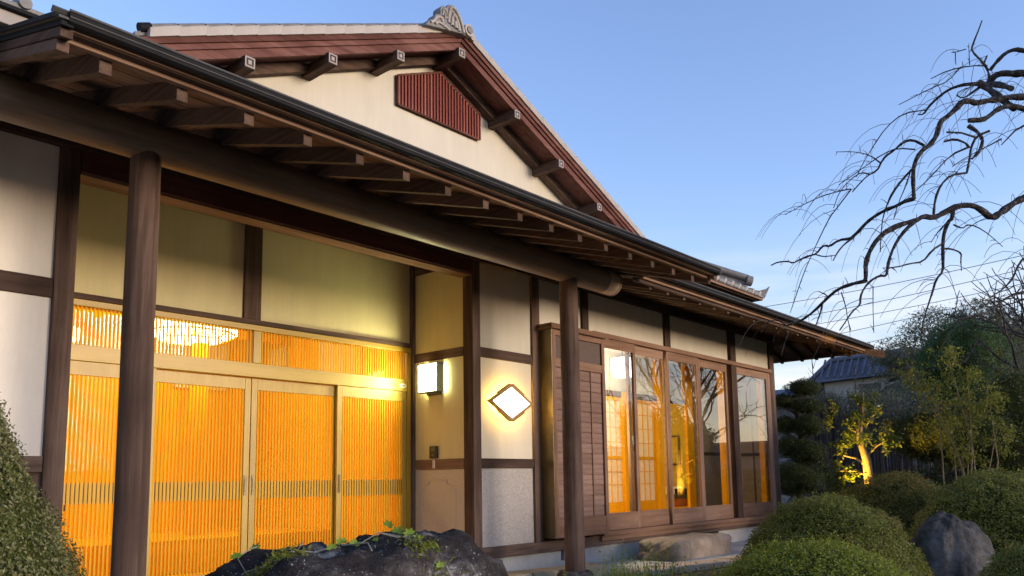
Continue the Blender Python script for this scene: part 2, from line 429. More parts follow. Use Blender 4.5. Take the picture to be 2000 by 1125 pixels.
# ------------------------------------------------------------------ mesh helpers
class MB:
    """collects shapes and links them as one mesh object"""
    def __init__(self):
        self.v, self.f, self.sm = [], [], []

    def add(self, vs, fs, smooth=False):
        k = len(self.v)
        self.v += [tuple(p) for p in vs]
        for q in fs:
            self.f.append(tuple(i + k for i in q))
            self.sm.append(smooth)
        return self

    def box(self, x0, x1, y0, y1, z0, z1):
        return self.add([(x0, y0, z0), (x1, y0, z0), (x1, y1, z0), (x0, y1, z0), (x0, y0, z1), (x1, y0, z1), (x1, y1, z1), (x0, y1, z1)],
                        [(0, 3, 2, 1), (4, 5, 6, 7), (0, 1, 5, 4), (1, 2, 6, 5), (2, 3, 7, 6), (3, 0, 4, 7)])

    def prism(self, poly, off):
        """poly: 3-D outline; extruded by off"""
        n = len(poly)
        o = Vector(off)
        a = [Vector(p) for p in poly]
        fs = [tuple(range(n))[::-1], tuple(range(n, 2 * n))]
        fs += [(i, (i + 1) % n, n + (i + 1) % n, n + i) for i in range(n)]
        return self.add(a + [p + o for p in a], fs)

    def tube(self, pts, rad, n=8, caps=True, smooth=True):
        pts = [Vector(p) for p in pts]
        if not hasattr(rad, "__len__"):
            rad = [rad] * len(pts)
        ref = Vector((0.13, 0.21, 0.97))
        rings = []
        for i, p in enumerate(pts):
            t = (pts[min(i + 1, len(pts) - 1)] - pts[max(i - 1, 0)])
            t = t.normalized() if t.length > 1e-9 else Vector((0, 0, 1))
            a = t.cross(ref)
            if a.length < 0.1:
                a = t.cross(Vector((1, 0, 0)))
            a.normalize()
            b = t.cross(a)
            rings.append([p + (a * math.cos(2 * math.pi * k / n) + b * math.sin(2 * math.pi * k / n)) * rad[i] for k in range(n)])
        vs = [q for r in rings for q in r]
        fs = []
        for i in range(len(pts) - 1):
            for k in range(n):
                fs.append((i * n + k, i * n + (k + 1) % n, (i + 1) * n + (k + 1) % n, (i + 1) * n + k))
        self.add(vs, fs, smooth)
        if caps:
            self.add(rings[0], [tuple(range(n))[::-1]])
            self.add(rings[-1], [tuple(range(n))])
        return self

    def mesh(self, name, mat):
        me = bpy.data.meshes.new(name)
        me.from_pydata(self.v, [], self.f)
        me.polygons.foreach_set("use_smooth", self.sm)
        me.materials.append(mat)
        me.update()
        return me

    def build(self, name, mat, parent=None, bevel=0.0):
        o = bpy.data.objects.new(name, self.mesh(name, mat))
        COL.objects.link(o)
        put(o, parent)
        if bevel:
            b = o.modifiers.new("bevel", 'BEVEL')
            b.width = bevel
            b.segments = 2
            b.limit_method = 'ANGLE'
        return o


def put(o, parent):
    if parent is not None:
        o.parent = parent
        r = parent
        off = Vector((0, 0, 0))
        while r is not None:
            off += r.location + r.matrix_parent_inverse.translation
            r = r.parent
        o.matrix_parent_inverse = Matrix.Translation(-off)


def tag(o, label=None, cat=None, group=None, kind=None):
    if label: o["label"] = label
    if cat: o["category"] = cat
    if group: o["group"] = group
    if kind: o["kind"] = kind
    return o


def thing(name, loc, label, cat, group=None):
    o = bpy.data.objects.new(name, None)
    o.empty_display_size = 0.2
    o.location = loc
    COL.objects.link(o)
    return tag(o, label, cat, group)


def box(name, x0, x1, y0, y1, z0, z1, mat, parent=None, bevel=0.0):
    return MB().box(x0, x1, y0, y1, z0, z1).build(name, mat, parent, bevel)


def inst(name, me, loc, parent, rot=None):
    o = bpy.data.objects.new(name, me)
    COL.objects.link(o)
    o.location = loc
    if rot: o.rotation_euler = rot
    put(o, parent)
    return o


def np_mesh(name, V, F, mat, parent=None, smooth=False):
    """V (n,3), F (m,k) -> one mesh object, built fast"""
    V = np.asarray(V, np.float32); F = np.asarray(F, np.int32)
    me = bpy.data.meshes.new(name)
    me.vertices.add(len(V)); me.vertices.foreach_set("co", V.ravel())
    k = F.shape[1]
    me.loops.add(F.size); me.loops.foreach_set("vertex_index", F.ravel())
    me.polygons.add(len(F))
    me.polygons.foreach_set("loop_start", np.arange(0, F.size, k, dtype=np.int32))
    me.polygons.foreach_set("loop_total", np.full(len(F), k, np.int32))
    me.update(calc_edges=True)
    if smooth: me.polygons.foreach_set("use_smooth", np.ones(len(F), bool))
    me.materials.append(mat)
    o = bpy.data.objects.new(name, me)
    COL.objects.link(o)
    put(o, parent)
    return o

# ------------------------------------------------------------------ the setting
def ground_z(x, y):
    d = max(0.0, x - 19.0)
    h = 3.2 * (1 - math.exp(-(d / 16.0) ** 2)) if d > 0 else 0.0
    return h


gx = sorted(set([-400, -150, -60, -25, -12] + [i * 0.75 - 6 for i in range(45)] + [28.5 + i * 2 for i in range(16)] + [64, 80, 120, 200, 400, 900]))
gy = sorted(set([-900, -400, -150, -60, -30, -16] + [i * 0.75 - 9 for i in range(40)] + [22 + 3 * i for i in range(10)] + [60, 120, 300, 900]))
gv, gf = [], []
for x in gx:
    for y in gy:
        near = -6 < x < 22 and -8 < y < 3.7
        gv.append((x, y, ground_z(x, y) + (noise.noise(Vector((x * .9, y * .9, 0))) * 0.05 if near else 0) - 0.01))
ny = len(gy)
for i in range(len(gx) - 1):
    for j in range(ny - 1):
        gf.append((i * ny + j, (i + 1) * ny + j, (i + 1) * ny + j + 1, i * ny + j + 1))
tag(np_mesh("ground", gv, gf, M["soil"], smooth=True), kind="structure")

apron = MB().prism([(6.72, 4.62, -0.06), (12.9, 4.05, -0.06), (12.9, 5.26, -0.06), (6.72, 5.26, -0.06)], (0, 0, 0.09)).build("path", M["concrete"], bevel=0.008)
tag(apron, kind="structure")
bounce_paving = bpy.data.objects.new("paving", None)          # unseen pale paving, added to bounce light up under the porch eave
COL.objects.link(bounce_paving)
tag(bounce_paving, kind="structure")
sl_me = MB().box(-.445, .445, -.295, .295, -.05, .035).mesh("bounce_slab", M["kerb"])
for i in range(12):
    for j in range(9):
        x, y = -6.3 + .9 * i + (.45 if j % 2 else 0), 3.62 - .6 * j
        if (x - .4) ** 2 + (y - 2.15) ** 2 > 1.0 and x * 1.25 + y < 8.6 and not (x > 1.0 and y < 2.6):
            inst("bounce_slab", sl_me, (x, y, 0.0), bounce_paving)
kerb = bpy.data.objects.new("kerb", None)
COL.objects.link(kerb)
tag(kerb, kind="structure")
for i in range(7):
    a, b = i / 7, (i + 1) / 7 - 0.004
    def kp(t, off): return (6.70 + 3.9 * t + 0.06 * off, 4.60 - 0.62 * t - off, -0.06)
    MB().prism([kp(a, 0.30), kp(b, 0.30), kp(b, 0.012), kp(a, 0.012)], (0, 0, 0.108 + 0.006 * (i % 2))).build("kerb_stone", M["kerb"], kerb, 0.012)

# ------------------------------------------------------------------ the house
house = thing("house", (6.4, 5.225, 0), "traditional low wooden house with white plaster, log porch and tiled gable", "house")
YF, YP, YB = 5.21, 5.238, 5.33       # faces of posts, of plaster, back of the wall
X_LP, X_CP, X_P3, X_P4, X_P5, X_P6, X_P7 = 1.81, 5.475, 6.38, 7.265, 9.067, 10.887, 12.27
Z_TOP = 3.05


def H(name, x0, x1, y0, y1, z0, z1, mat, bevel=0.004):
    return box(name, x0, x1, y0, y1, z0, z1, M[mat], house, bevel)


# foundation with vent openings
fnd = MB()
for x0, x1 in ((5.44, 6.76), (6.82, 9.84), (10.28, 12.33)):
    fnd.box(x0, x1, 5.245, 5.40, -0.1, 0.212)
fnd.box(6.76, 6.82, 5.245, 5.40, -0.1, 0.10); fnd.box(9.84, 10.28, 5.245, 5.40, -0.1, 0.03)
fo = fnd.build("foundation", M["concrete"], house)
box("vent", 6.76, 6.82, 5.33, 5.36, 0.10, 0.212, M["black"], fo)
box("vent", 9.84, 10.28, 5.33, 5.36, 0.03, 0.212, M["black"], fo)
H("foundation", 0.0, 1.95, 5.245, 5.40, -0.1, 0.212, "concrete", 0)
H("foundation", 5.44, 5.58, 5.401, 6.1, -0.1, 0.33, "concrete", 0)
# ground sill
H("ground_sill", 5.405, 12.34, 5.195, 5.33, 0.213, 0.318, "wood_x")
H("ground_sill", 0.0, 1.87, 5.195, 5.33, 0.213, 0.318, "wood_x")
H("ground_sill", 5.405, 5.53, 5.331, 6.05, 0.213, 0.325, "wood_y")
# posts
H("post", X_LP - .06, X_LP + .06, 5.205, 5.335, 0.319, 3.049, "wood_z", 0.006)
H("post", 5.42, 5.53, 5.205, 5.335, 0.319, 3.049, "wood_z", 0.006)
H("post", X_P3 - .06, X_P3 + .06, YF, YB, 0.319, 3.049, "wood_z")
H("post", X_P4 - .06, X_P4 + .06, YF, YB, 2.56, 3.049, "wood_z")
H("post", X_P5 - .07, X_P5 + .07, YF, YB, 2.607, 3.049, "wood_z")
H("post", X_P6 - .085, X_P6 + .085, 5.19, YB, 0.365, 3.049, "wood_z")
H("post", X_P7 - .085, X_P7 + .085, YF, YB, 0.319, 3.049, "wood_z")
H("post", 5.396, 5.44, 6.021, 6.074, 0.3, 3.149, "wood_z", 0.002)
# top plate and lintel beam over the recess
H("wall_plate", -1.5, 12.36, 5.19, 5.34, 3.05, 3.24, "wood_x")
H("lintel_beam", 1.871, 5.419, 5.195, 5.335, 2.912, 3.049, "red_x")
H("lintel_trim", 1.871, 5.419, 5.212, 5.36, 2.897, 2.911, "tan_x", 0.002)
# rails
H("rail", -1.5, 1.749, YF + .006, YB, 2.087, 2.206, "wood_x")
H("rail", -1.5, 1.749, YF + .006, YB, 1.03, 1.125, "wood_x")
H("rail", 5.531, 6.319, YF + .006, YB, 2.122, 2.217, "wood_x")
H("rail", 5.531, 6.319, YF + .006, YB, 1.058, 1.150, "wood_x")
# plaster fields
H("plaster_panel", -1.5, 1.749, YP, YB - .01, 2.207, 3.049, "white", 0)
H("plaster_panel", -1.5, 1.749, YP, YB - .01, 1.126, 2.086, "white", 0)
H("wainscot", -1.5, 1.749, YP, YB - .01, 0.319, 1.029, "wood_x", 0)
H("plaster_panel", 5.531, 6.319, YP, YB - .01, 2.218, 3.049, "cream", 0)
H("plaster_panel", 5.531, 6.319, YP, YB - .01, 1.151, 2.121, "cream", 0)
H("plaster_panel", 5.531, 6.319, YP, YB - .01, 0.319, 1.057, "grey_plaster", 0)
H("plaster_panel", 6.441, 7.204, YP, YB - .01, 2.50, 3.049, "cream", 0)
H("plaster_panel", 7.326, 8.996, YP, YB - .01, 2.607, 3.049, "cream", 0)
H("plaster_panel", 9.138, 10.801, YP, YB - .01, 2.607, 3.049, "cream", 0)
H("plaster_panel", 10.973, 12.184, YP, YB - .01, 2.607, 3.049, "cream", 0)
H("wall", 6.441, 7.40, YP + .02, YB - .01, 0.319, 2.50, "wood_z", 0)
# east end wall
H("wall", 12.29, 12.34, 5.331, 9.0, 0.0, 3.2, "white", 0)

# ---- entrance recess: side wall (faces the door), left cheek, ceiling, back wall
SX = 5.43
H("plaster_panel", SX, SX + .08, 5.336, 6.02, 2.221, 3.031, "khaki", 0)
H("plaster_panel", SX, SX + .08, 5.336, 6.02, 1.153, 2.129, "khaki", 0)
lowp = H("plaster_panel", SX, SX + .08, 5.336, 6.02, 0.326, 1.054, "beige_plaster", 0)
H("rail", SX - .012, SX + .08, 5.336, 6.019, 2.130, 2.220, "wood_y")
H("rail", SX - .012, SX + .08, 5.336, 6.019, 1.055, 1.152, "tan_y")
H("side_beam", SX - .012, SX + .08, 5.336, 6.019, 3.032, 3.15, "wood_y")
# moulded outline on the low side panel: notched rounded frame, proud of the plaster
def orn(a, b, lo, hi):
    """the outline of the panel moulding in (y, z)"""
    w, h = b - a, hi - lo
    pts = []
    for cy, cz, a0 in ((b - .12, hi - .16, 0), (a + .12, hi - .16, 90), (a + .12, lo + .16, 180), (b - .12, lo + .16, 270)):
        for k in range(7):
            t = R(a0 + 15 * k)
            pts.append((cy + .12 * math.cos(t), cz + (.13 if 1 else 0) * math.sin(t)))
    top = [(b - .115, hi - .03), (b - .115, hi), (a + .115, hi), (a + .115, hi - .03)]
    return pts[:7] + top + pts[7:]
op = orn(5.45, 5.93, 0.40, 0.95)
MB().tube([(SX + .001, y, z) for y, z in op + op[:1]], 0.008, 6, False).build("moulding", M["beige_plaster"], lowp)
H("wall", 1.80, 1.87, 5.336, 6.1, 0.1, 3.15, "cream", 0)
H("recess_ceiling", 1.80, 5.51, 5.34, 6.1, 3.151, 3.18, "tan_x", 0)
W1 = 6.06
H("plaster_panel", 1.871, 3.519, W1 + .015, W1 + .08, 2.331, 3.15, "khaki", 0)
H("plaster_panel", 3.681, 5.60, W1 + .015, W1 + .08, 2.331, 3.15, "khaki", 0)
H("stud", 3.52, 3.68, W1 - .012, W1 + .08, 2.331, 3.15, "wood_z")
H("door_lintel", 1.871, 5.395, W1 - .02, W1 + .10, 2.287, 2.330, "wood_x")
# pale gold frame: head, mullion, transom rail, jambs, threshold
H("frame_head", 1.871, 5.395, W1 - .012, W1 + .09, 2.238, 2.286, "gold_x")
H("frame_rail", 1.93, 5.345, W1 - .010, W1 + .09, 1.838, 1.957, "gold_x")
H("frame_jamb", 5.346, 5.395, W1 - .012, W1 + .09, 0.135, 2.237, "gold_z")
H("frame_jamb", 1.871, 1.929, W1 - .012, W1 + .09, 0.135, 2.237, "gold_z")
H("frame_mullion", 3.617, 3.692, W1 - .008, W1 + .09, 1.958, 2.237, "gold_z")
H("threshold", 1.871, 5.395, W1 - .02, W1 + .12, 0.10, 0.134, "gold_x")

# slats share one mesh per length
PITCH = 0.0290
def slat_mesh(h):
    return MB().box(-.007, .007, -.004, .004, 0, h).mesh("slat", M["slat"])
def lattice(part, x0, x1, z0, z1, y, me):
    n = int(round((x1 - x0) / PITCH))
    p = (x1 - x0) / n
    for i in range(n):
        inst("slat", me, (x0 + p * (i + .5), y, z0), part)

tr_slat = slat_mesh(0.28)
for x0, x1 in ((1.93, 3.616), (3.693, 5.345)):
    t = box("transom", x0, x1, W1 + .045, W1 + .052, 1.958, 2.237, M["door_glass"], house)
    lattice(t, x0 + .004, x1 - .004, 1.9575, 2.2375, W1 + .012, tr_slat)

s_up, s_lo = slat_mesh(0.77), slat_mesh(0.60)
def door(x0, x1, y, zt, handles, label, wide_top=False):
    """one slatted door leaf: stiles, rails, slats over glass, a dark band board behind the slats at waist height"""
    d = MB()
    st = .055
    d.box(x0, x0 + st, y, y + .032, .137, zt); d.box(x1 - st, x1, y, y + .032, .137, zt)
    d.box(x0 + st, x1 - st, y, y + .032, 1.735, zt)
    d.box(x0 + st, x1 - st, y, y + .032, .137, .236)
    o = d.build("door", M["gold_z"], house, 0.003)
    o["label"] = label
    a, b = x0 + st, x1 - st
    box("glass", a, b, y + .022, y + .026, .236, 1.735, M["door_glass"], o)
    box("band_board", a, b, y + .0165, y + .021, .818, .965, M["band"], o)
    me = slat_mesh(1.50)
    lattice(o, a, b, .2355, 1.7355, y + .008, me)
    for hx in handles:
        hb = MB().box(hx - .013, hx + .013, y - .006, y - .0005, .85, 1.015)
        hb.box(hx - .007, hx + .007, y - .009, y - .0055, .875, .99)
        hb.build("handle", M["bronze"], o, 0.002)
    return o
door(1.93, 2.80, W1 + .002, 1.837, [], "fixed slatted side leaf behind the near log post")
door(2.755, 3.633, W1 + .042, 1.833, [3.60], "left sliding door leaf with a dark handle by its right stile")
door(3.640, 4.545, W1 + .042, 1.833, [3.672], "right sliding door leaf with a dark handle by its left stile")
door(4.50, 5.345, W1 + .002, 1.837, [4.528], "slatted side leaf beside the lamp wall")

# ---- entrance floor of stone tiles, with edge stones to the right of it
slab = H("porch_floor", 1.0, 5.40, 3.95, 6.12, -0.1, 0.088, "concrete", 0)
tile_me = MB().box(-.2975, .2975, -.2975, .2975, 0, .012).mesh("floor_tile", M["paving"])
for i in range(7):
    for j in range(3):
        inst("floor_tile", tile_me, (1.33 + .605 * i, 4.30 + .605 * j, 0.0885), slab)
edge_me = MB().box(-.16, .16, -.13, .13, -.15, .102).mesh("edge_stone", M["paving"])
for i in range(4):
    inst("edge_stone", edge_me, (5.585 + .33 * i, 4.93 - .05 * i, 0.0), slab, (0, 0, -.12))

# ---- log posts, base stones and the log beam
for px, pr in ((1.93, .088), (5.90, .091)):
    pts = [(px, 4.42, .13), (px + .003, 4.42, .9), (px - .002, 4.42, 1.9), (px, 4.42, 2.90)]
    MB().tube(pts, [pr, pr * .99, pr * .96, pr * .93], 28).build("log_post", M["wood_z"], house)
    MB().tube([(px, 4.42, -.05), (px, 4.42, .10), (px, 4.42, .131)], [.17, .165, .14], 20).build("base_stone", M["grey_rock"], house, 0.004)
lg = [(0.2, 4.42, 2.905), (1.3, 4.42, 2.902), (3.4, 4.42, 2.896), (5.2, 4.42, 2.890), (6.44, 4.42, 2.885)]
MB().tube(lg, [.118, .119, .122, .120, .122], 32).build("log_beam", M["log"], house)
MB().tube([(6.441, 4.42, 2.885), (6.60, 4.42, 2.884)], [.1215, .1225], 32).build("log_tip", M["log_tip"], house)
MB().tube([(6.6005, 4.42, 2.884), (6.632, 4.42, 2.884), (6.643, 4.42, 2.884)], [.125, .125, .116], 32).build("log_end_ring", M["tan_y"], house)
H("tie_beam", 1.14, 1.25, 4.56, 5.189, 2.86, 3.00, "wood_y")

# ---- porch roof: rafters, soffit boards, verge boards, gutter, metal roof
SL = 0.30
def zr(y): return 2.713 + SL * (y - 3.45)          # underside of the porch rafters
raf = MB().prism([(-.026, 0, 0), (.026, 0, 0), (.026, 0, .092), (-.026, 0, .092)], (0, 1.95, 1.95 * SL)).mesh("rafter", M["wood_y"])
for i in range(16):
    inst("rafter", raf, (1.315 + .345 * i, 3.45, zr(3.45)), house)
def sloped(name, x0, x1, y0, y1, zoff, th, mat, bevel=0.0, f=zr):
    return MB().prism([(x0, y0, f(y0) + zoff), (x1, y0, f(y0) + zoff), (x1, y1, f(y1) + zoff), (x0, y1, f(y1) + zoff)], (0, 0, th)).build(name, M[mat], house, bevel)
for i in range(12):
    y0 = 3.40 + .155 * i
    sloped("soffit_board", 1.10, 6.72, y0, y0 + .150, .093 + .002 * (i % 2), .014, "tan_x")
H("fascia", 1.13, 6.72, 3.405, 3.44, 2.770, 2.802, "tan_x", 0.003)
H("fascia", 1.12, 6.73, 3.36, 3.404, 2.788, 2.826, "wood_x", 0.003)
H("fascia", 1.115, 6.73, 3.345, 3.359, 2.792, 2.806, "tan_x", 0.002)
# gutter: an open trough with rolled lip
gp = [(3.295, 2.848), (3.291, 2.838), (3.298, 2.806), (3.312, 2.798), (3.335, 2.797), (3.343, 2.806), (3.343, 2.846), (3.339, 2.846), (3.339, 2.81), (3.30, 2.81), (3.301, 2.84), (3.305, 2.846)]
MB().prism([(1.11, y, z) for y, z in gp], (5.63, 0, 0)).build("gutter", M["metal"], house)
MB().tube([(1.108, 3.294, 2.850), (6.742, 3.294, 2.850)], .006, 8).build("gutter_lip", M["metal_edge"], house)
MB().tube([(1.11, 3.293, 2.822), (6.742, 3.293, 2.822)], .0035, 6).build("gutter_bead", M["metal_edge"], house)
sloped("roof", 1.06, 6.76, 3.315, 6.70, .142, .02, "metal")
MB().prism([(1.055, 3.305, 2.846), (6.765, 3.305, 2.846), (6.765, 3.33, 2.866), (1.055, 3.33, 2.866)], (0, .02, -.018)).build("roof_edge", M["metal_edge"], house)
for s, xa in ((0, 1.10), (1, 6.74)):                # verge boards at both ends, closing the gutter
    d = -1 if s == 0 else 1
    for k, (zo, th, ow) in enumerate(((.022, .050, .0), (.073, .042, .008), (.116, .024, .016))):
        x0, x1 = sorted((xa + d * ow, xa + d * ow - d * .05))
        sloped("verge_board", x0, x1, (3.40, 3.34, 3.312)[k], 6.6, zo, th, "wood_y" if k < 2 else "metal", 0.003)
    x0, x1 = sorted((xa + d * .03, xa - d * .02))
    sloped("verge_cap", x0, x1, 3.300, 6.62, .141, .012, "metal_edge", 0.002)

# ---- main eave to the right (hipped corner), and the stub of it on the left
ME, MX, MZ, MS = 4.03, 13.46, 2.995, 0.30
def zm(y): return MZ - .155 + MS * (y - 4.17)
rafm = MB().prism([(-.024, 0, 0), (.024, 0, 0), (.024, 0, .075), (-.024, 0, .075)], (0, 1.16, 1.16 * MS)).mesh("rafter", M["wood_y"])
for i in range(17):
    inst("rafter", rafm, (6.95 + .345 * i, 4.17, zm(4.17)), house)
rafe = MB().prism([(0, -.024, 0), (0, .024, 0), (0, .024, .075), (0, -.024, .075)], (-1.05, 0, 1.05 * MS)).mesh("rafter", M["wood_x"])
for i in range(9):
    inst("rafter", rafe, (13.33, 5.12 + .345 * i, zm(4.17)), house)
for k in range(3):                                   # jack rafters that die into the hip
    L = .26 + .28 * k
    j = MB().prism([(0, -.024, 0), (0, .024, 0), (0, .024, .075), (0, -.024, .075)], (-L, 0, L * MS)).mesh("rafter", M["wood_x"])
    inst("rafter", j, (13.33, 4.36 + .26 * k, zm(4.17)), house)
    j = MB().prism([(-.024, 0, 0), (.024, 0, 0), (.024, 0, .075), (-.024, 0, .075)], (0, L, L * MS)).mesh("rafter", M["wood_y"])
    inst("rafter", j, (13.13 - .26 * k, 4.17, zm(4.17)), house)
MB().prism([(13.56, 3.88, 2.79), (13.50, 3.94, 2.79), (12.30, 5.14, 2.79 + 1.2 * MS), (12.36, 5.08, 2.79 + 1.2 * MS)], (0, 0, .115)).build("hip_rafter", M["wood_x"], house, 0.004)
for i in range(8):                                   # soffit boards, front and east side, mitred at the hip
    a, b = .09 + .15 * i, .09 + .15 * i + .145
    za, zb = zm(ME + a) + .077, zm(ME + b) + .077
    MB().prism([(6.60, ME + a, za), (MX - a, ME + a, za), (MX - b, ME + b, zb), (6.60, ME + b, zb)], (0, 0, .013)).build("soffit_board", M["wood_x"], house)
    MB().prism([(MX - a, ME + a, za + .001), (MX - a, 8.2, za + .001), (MX - b, 8.2, zb + .001), (MX - b, ME + b, zb + .001)], (0, 0, .013)).build("soffit_board", M["wood_y"], house)
for k, (yo, z0, z1, mt) in enumerate(((.105, .855, .893, "wood"), (.075, .888, .922, "tan"), (.05, .915, .955, "wood"))):
    z0, z1 = z0 + MZ - .985, z1 + MZ - .985
    H("fascia", 6.60, MX - yo, ME + yo, ME + yo + .03, z0, z1, mt + "_x", 0.003)
    H("fascia", MX - yo - .03, MX - yo, ME + yo + .031, 8.2, z0, z1, mt + "_y", 0.003)
gp2 = [(y - 3.30 + ME - .012, z - 2.857 + MZ) for y, z in gp]
MB().prism([(6.62, y, z) for y, z in gp2], (MX - 6.62 + .02, 0, 0)).build("gutter", M["metal"], house)
MB().tube([(6.60, gp2[1][0] + .002, gp2[0][1] + .003), (MX + .02, gp2[1][0] + .002, gp2[0][1] + .003)], .006, 8).build("gutter_lip", M["metal_edge"], house)
MB().tube([(6.60, gp2[2][0] - .003, gp2[2][1] + .012), (MX + .02, gp2[2][0] - .003, gp2[2][1] + .012)], .0035, 6).build("gutter_bead", M["metal_edge"], house)
rt0 = MZ + .006
for nm, poly in (("roof", [(6.70, ME + .02, rt0), (MX - .02, ME + .02, rt0), (MX - 2.67, ME + 2.67, rt0 + 2.65 * MS), (6.70, ME + 2.67, rt0 + 2.65 * MS)]),
                 ("roof", [(MX - .02, ME + .02, rt0), (MX - .02, 8.4, rt0), (MX - 2.67, 8.4, rt0 + 2.65 * MS), (MX - 2.67, ME + 2.67, rt0 + 2.65 * MS)])):
    MB().prism(poly, (0, 0, .02)).build(nm, M["metal"], house)
# left end of the main eave, seen over the porch verge
H("fascia", -3, 1.27, 4.03, 4.07, 3.085, 3.150, "cap", 0.004)
H("fascia", -3, 1.27, 4.00, 4.03, 3.151, 3.168, "metal", 0.002)
MB().prism([(-3, 4.0, 3.169), (1.27, 4.0, 3.169), (1.27, 6.6, 3.95), (-3, 6.6, 3.95)], (0, 0, .02)).build("roof", M["tile"], house)
sloped("soffit", -3, 1.0, 4.08, 5.2, .16, .012, "wood_x", f=lambda y: 2.90 + .3 * (y - 4.08))
for k in range(1):
    x = 1.150 - .27 * k
    t = MB().tube([(x, 3.985, 3.20), (x, 4.0, 3.20), (x, 4.6, 3.38)], [.029, .031, .031], 18)
    t.build("eave_tile", M["tile"], house)

# ---- window wall: kamoi, sill, five sashes, shutter box
H("window_head", 7.37, 12.19, 5.175, 5.345, 2.55, 2.606, "sash_x")
H("window_sill", 7.395, 12.19, 5.13, 5.345, 0.319, 0.364, "sash_x")
H("sill_apron", 7.395, 12.19, 5.16, 5.194, 0.262, 0.318, "sash_x")
H("window_jamb", 12.09, 12.184, 5.215, 5.32, 0.365, 2.549, "sash_z")
def sash(x0, x1, y, label=None, bw=.055, rail=.19):
    d = MB()
    d.box(x0, x0 + bw, y, y + .035, .366, 2.545); d.box(x1 - bw, x1, y, y + .035, .366, 2.545)
    d.box(x0 + bw, x1 - bw, y + .003, y + .032, 2.46, 2.545)
    o = d.build("window", M["sash_z"], house, 0.003)
    box("top_rail", x0 + bw - .004, x1 - bw + .004, y + .001, y + .034, 2.44, 2.546, M["sash_x"], o, 0.003)
    box("bottom_rail", x0 + bw - .004, x1 - bw + .004, y + .001, y + .034, .366, .366 + rail, M["sash_x"], o, 0.003)
    box("pane", x0 + bw, x1 - bw, y + .016, y + .020, .366 + rail, 2.44, M["glass"], o)
    if label: o["label"] = label
    return o
sash(7.40, 8.235, 5.185, "sash next to the shutter box")
w2 = sash(8.115, 9.02, 5.225)
sash(8.965, 9.80, 5.185)
sash(9.87, 10.72, 5.225)
sash(10.975, 12.088, 5.215, "wide fixed sash at the house corner")
box("latch", 8.10, 8.118, 5.165, 5.184, 1.33, 1.44, M["black"], w2, 0.003)
H("window_post", 9.801, 9.868, 5.232, 5.30, .366, 2.549, "wood_z")
H("inner_post", 10.70, 10.80, 5.30, 5.38, .366, 2.549, "orange_z")
H("inner_post", 11.98, 12.088, 5.28, 5.36, .366, 2.549, "orange_z")

sbx = box("shutter_box", 6.445, 7.385, 5.085, 5.207, .352, 2.49, M["board"], house, 0.003)
sbx["label"] = "tall projecting shutter box of boards beside the windows"
box("side_sheet", 6.432, 6.444, 5.052, 5.207, .352, 2.49, M["bronze"], sbx, 0.003)
lid = MB().box(6.40, 7.42, 5.015, 5.207, 2.491, 2.515); lid.box(6.41, 7.41, 5.03, 5.207, 2.5155, 2.55)
lid.build("lid", M["sash_x"], sbx, 0.004)
for x0, x1 in ((6.445, 6.50), (7.33, 7.385)):
    box("frame_stile", x0, x1, 5.05, 5.084, .352, 2.489, M["sash_z"], sbx, 0.003)
for z0, z1 in ((.352, .545), (2.10, 2.19), (2.43, 2.489)):
    box("frame_rail", 6.501, 7.329, 5.052, 5.084, z0, z1, M["sash_x"], sbx, 0.003)
box("screen", 6.501, 7.329, 5.072, 5.083, 2.191, 2.429, M["screen"], sbx)
ncol, nrow = 4, 14
cw, rh = (7.329 - 6.501) / ncol, (2.10 - .545) / nrow
bme = MB().box(-cw / 2 + .012, cw / 2 - .012, -.006, .006, .003, rh - .004).mesh("shutter_board", M["board"])
for i in range(ncol):
    for j in range(nrow):
        inst("shutter_board", bme, (6.501 + cw * (i + .5), 5.072 + .002 * ((i + j) % 2), .545 + rh * j), sbx)
for i in range(1, ncol):
    box("batten", 6.501 + cw * i - .008, 6.501 + cw * i + .008, 5.058, 5.075, .546, 2.099, M["sash_z"], sbx)

# ---- rooms behind the glass: corridor, shoji line, room beyond
H("room_floor", 5.56, 12.28, 5.36, 9.0, .40, .48, "orange_x", 0)
H("room_ceiling", 5.56, 12.28, 5.36, 9.0, 2.66, 2.70, "cream", 0)
H("room_wall", 5.52, 5.56, 5.35, 9.0, .3, 2.7, "cream", 0)
H("room_wall", 12.20, 12.24, 6.16, 9.0, .3, 2.66, "yellow_wall", 0)
H("room_wall", 5.56, 12.20, 8.95, 9.0, .48, 2.66, "yellow_wall", 0)
H("room_wall", 6.5, 10.20, 6.14, 6.17, 2.13, 2.66, "cream", 0)
H("room_lintel", 6.5, 11.03, 6.09, 6.15, 2.05, 2.125, "wood_x")
H("room_wall", 10.36, 11.03, 6.14, 6.17, 2.13, 2.66, "tan_wall", 0)
H("room_post", 9.28, 9.36, 6.06, 6.13, .48, 2.12, "orange_z")
H("room_post", 10.21, 10.35, 6.08, 6.17, .48, 2.66, "orange_z")
H("room_post", 11.04, 11.52, 6.07, 6.12, .48, 2.66, "orange_z")
H("room_wall", 11.53, 12.20, 6.10, 6.14, .48, 2.66, "tan_wall", 0)
H("room_rail", 11.53, 12.19, 6.085, 6.099, 1.28, 1.33, "wood_x", 0)
H("room_wall", 12.20, 12.24, 5.36, 6.14, .48, 2.66, "tan_wall", 0)
H("room_rail", 12.185, 12.199, 5.40, 6.08, 1.26, 1.31, "wood_y", 0)
H("room_batten", 12.182, 12.199, 5.545, 5.565, .48, 2.66, "wood_z", 0)
H("room_batten", 10.98, 11.01, 6.95, 6.98, .48, 2.66, "wood_z", 0)
H("entrance_floor", 1.87, 5.50, 6.2, 9.0, .06, .10, "orange_x", 0)
H("entrance_step", 1.87, 5.50, 7.5, 9.0, .101, .42, "orange_x")
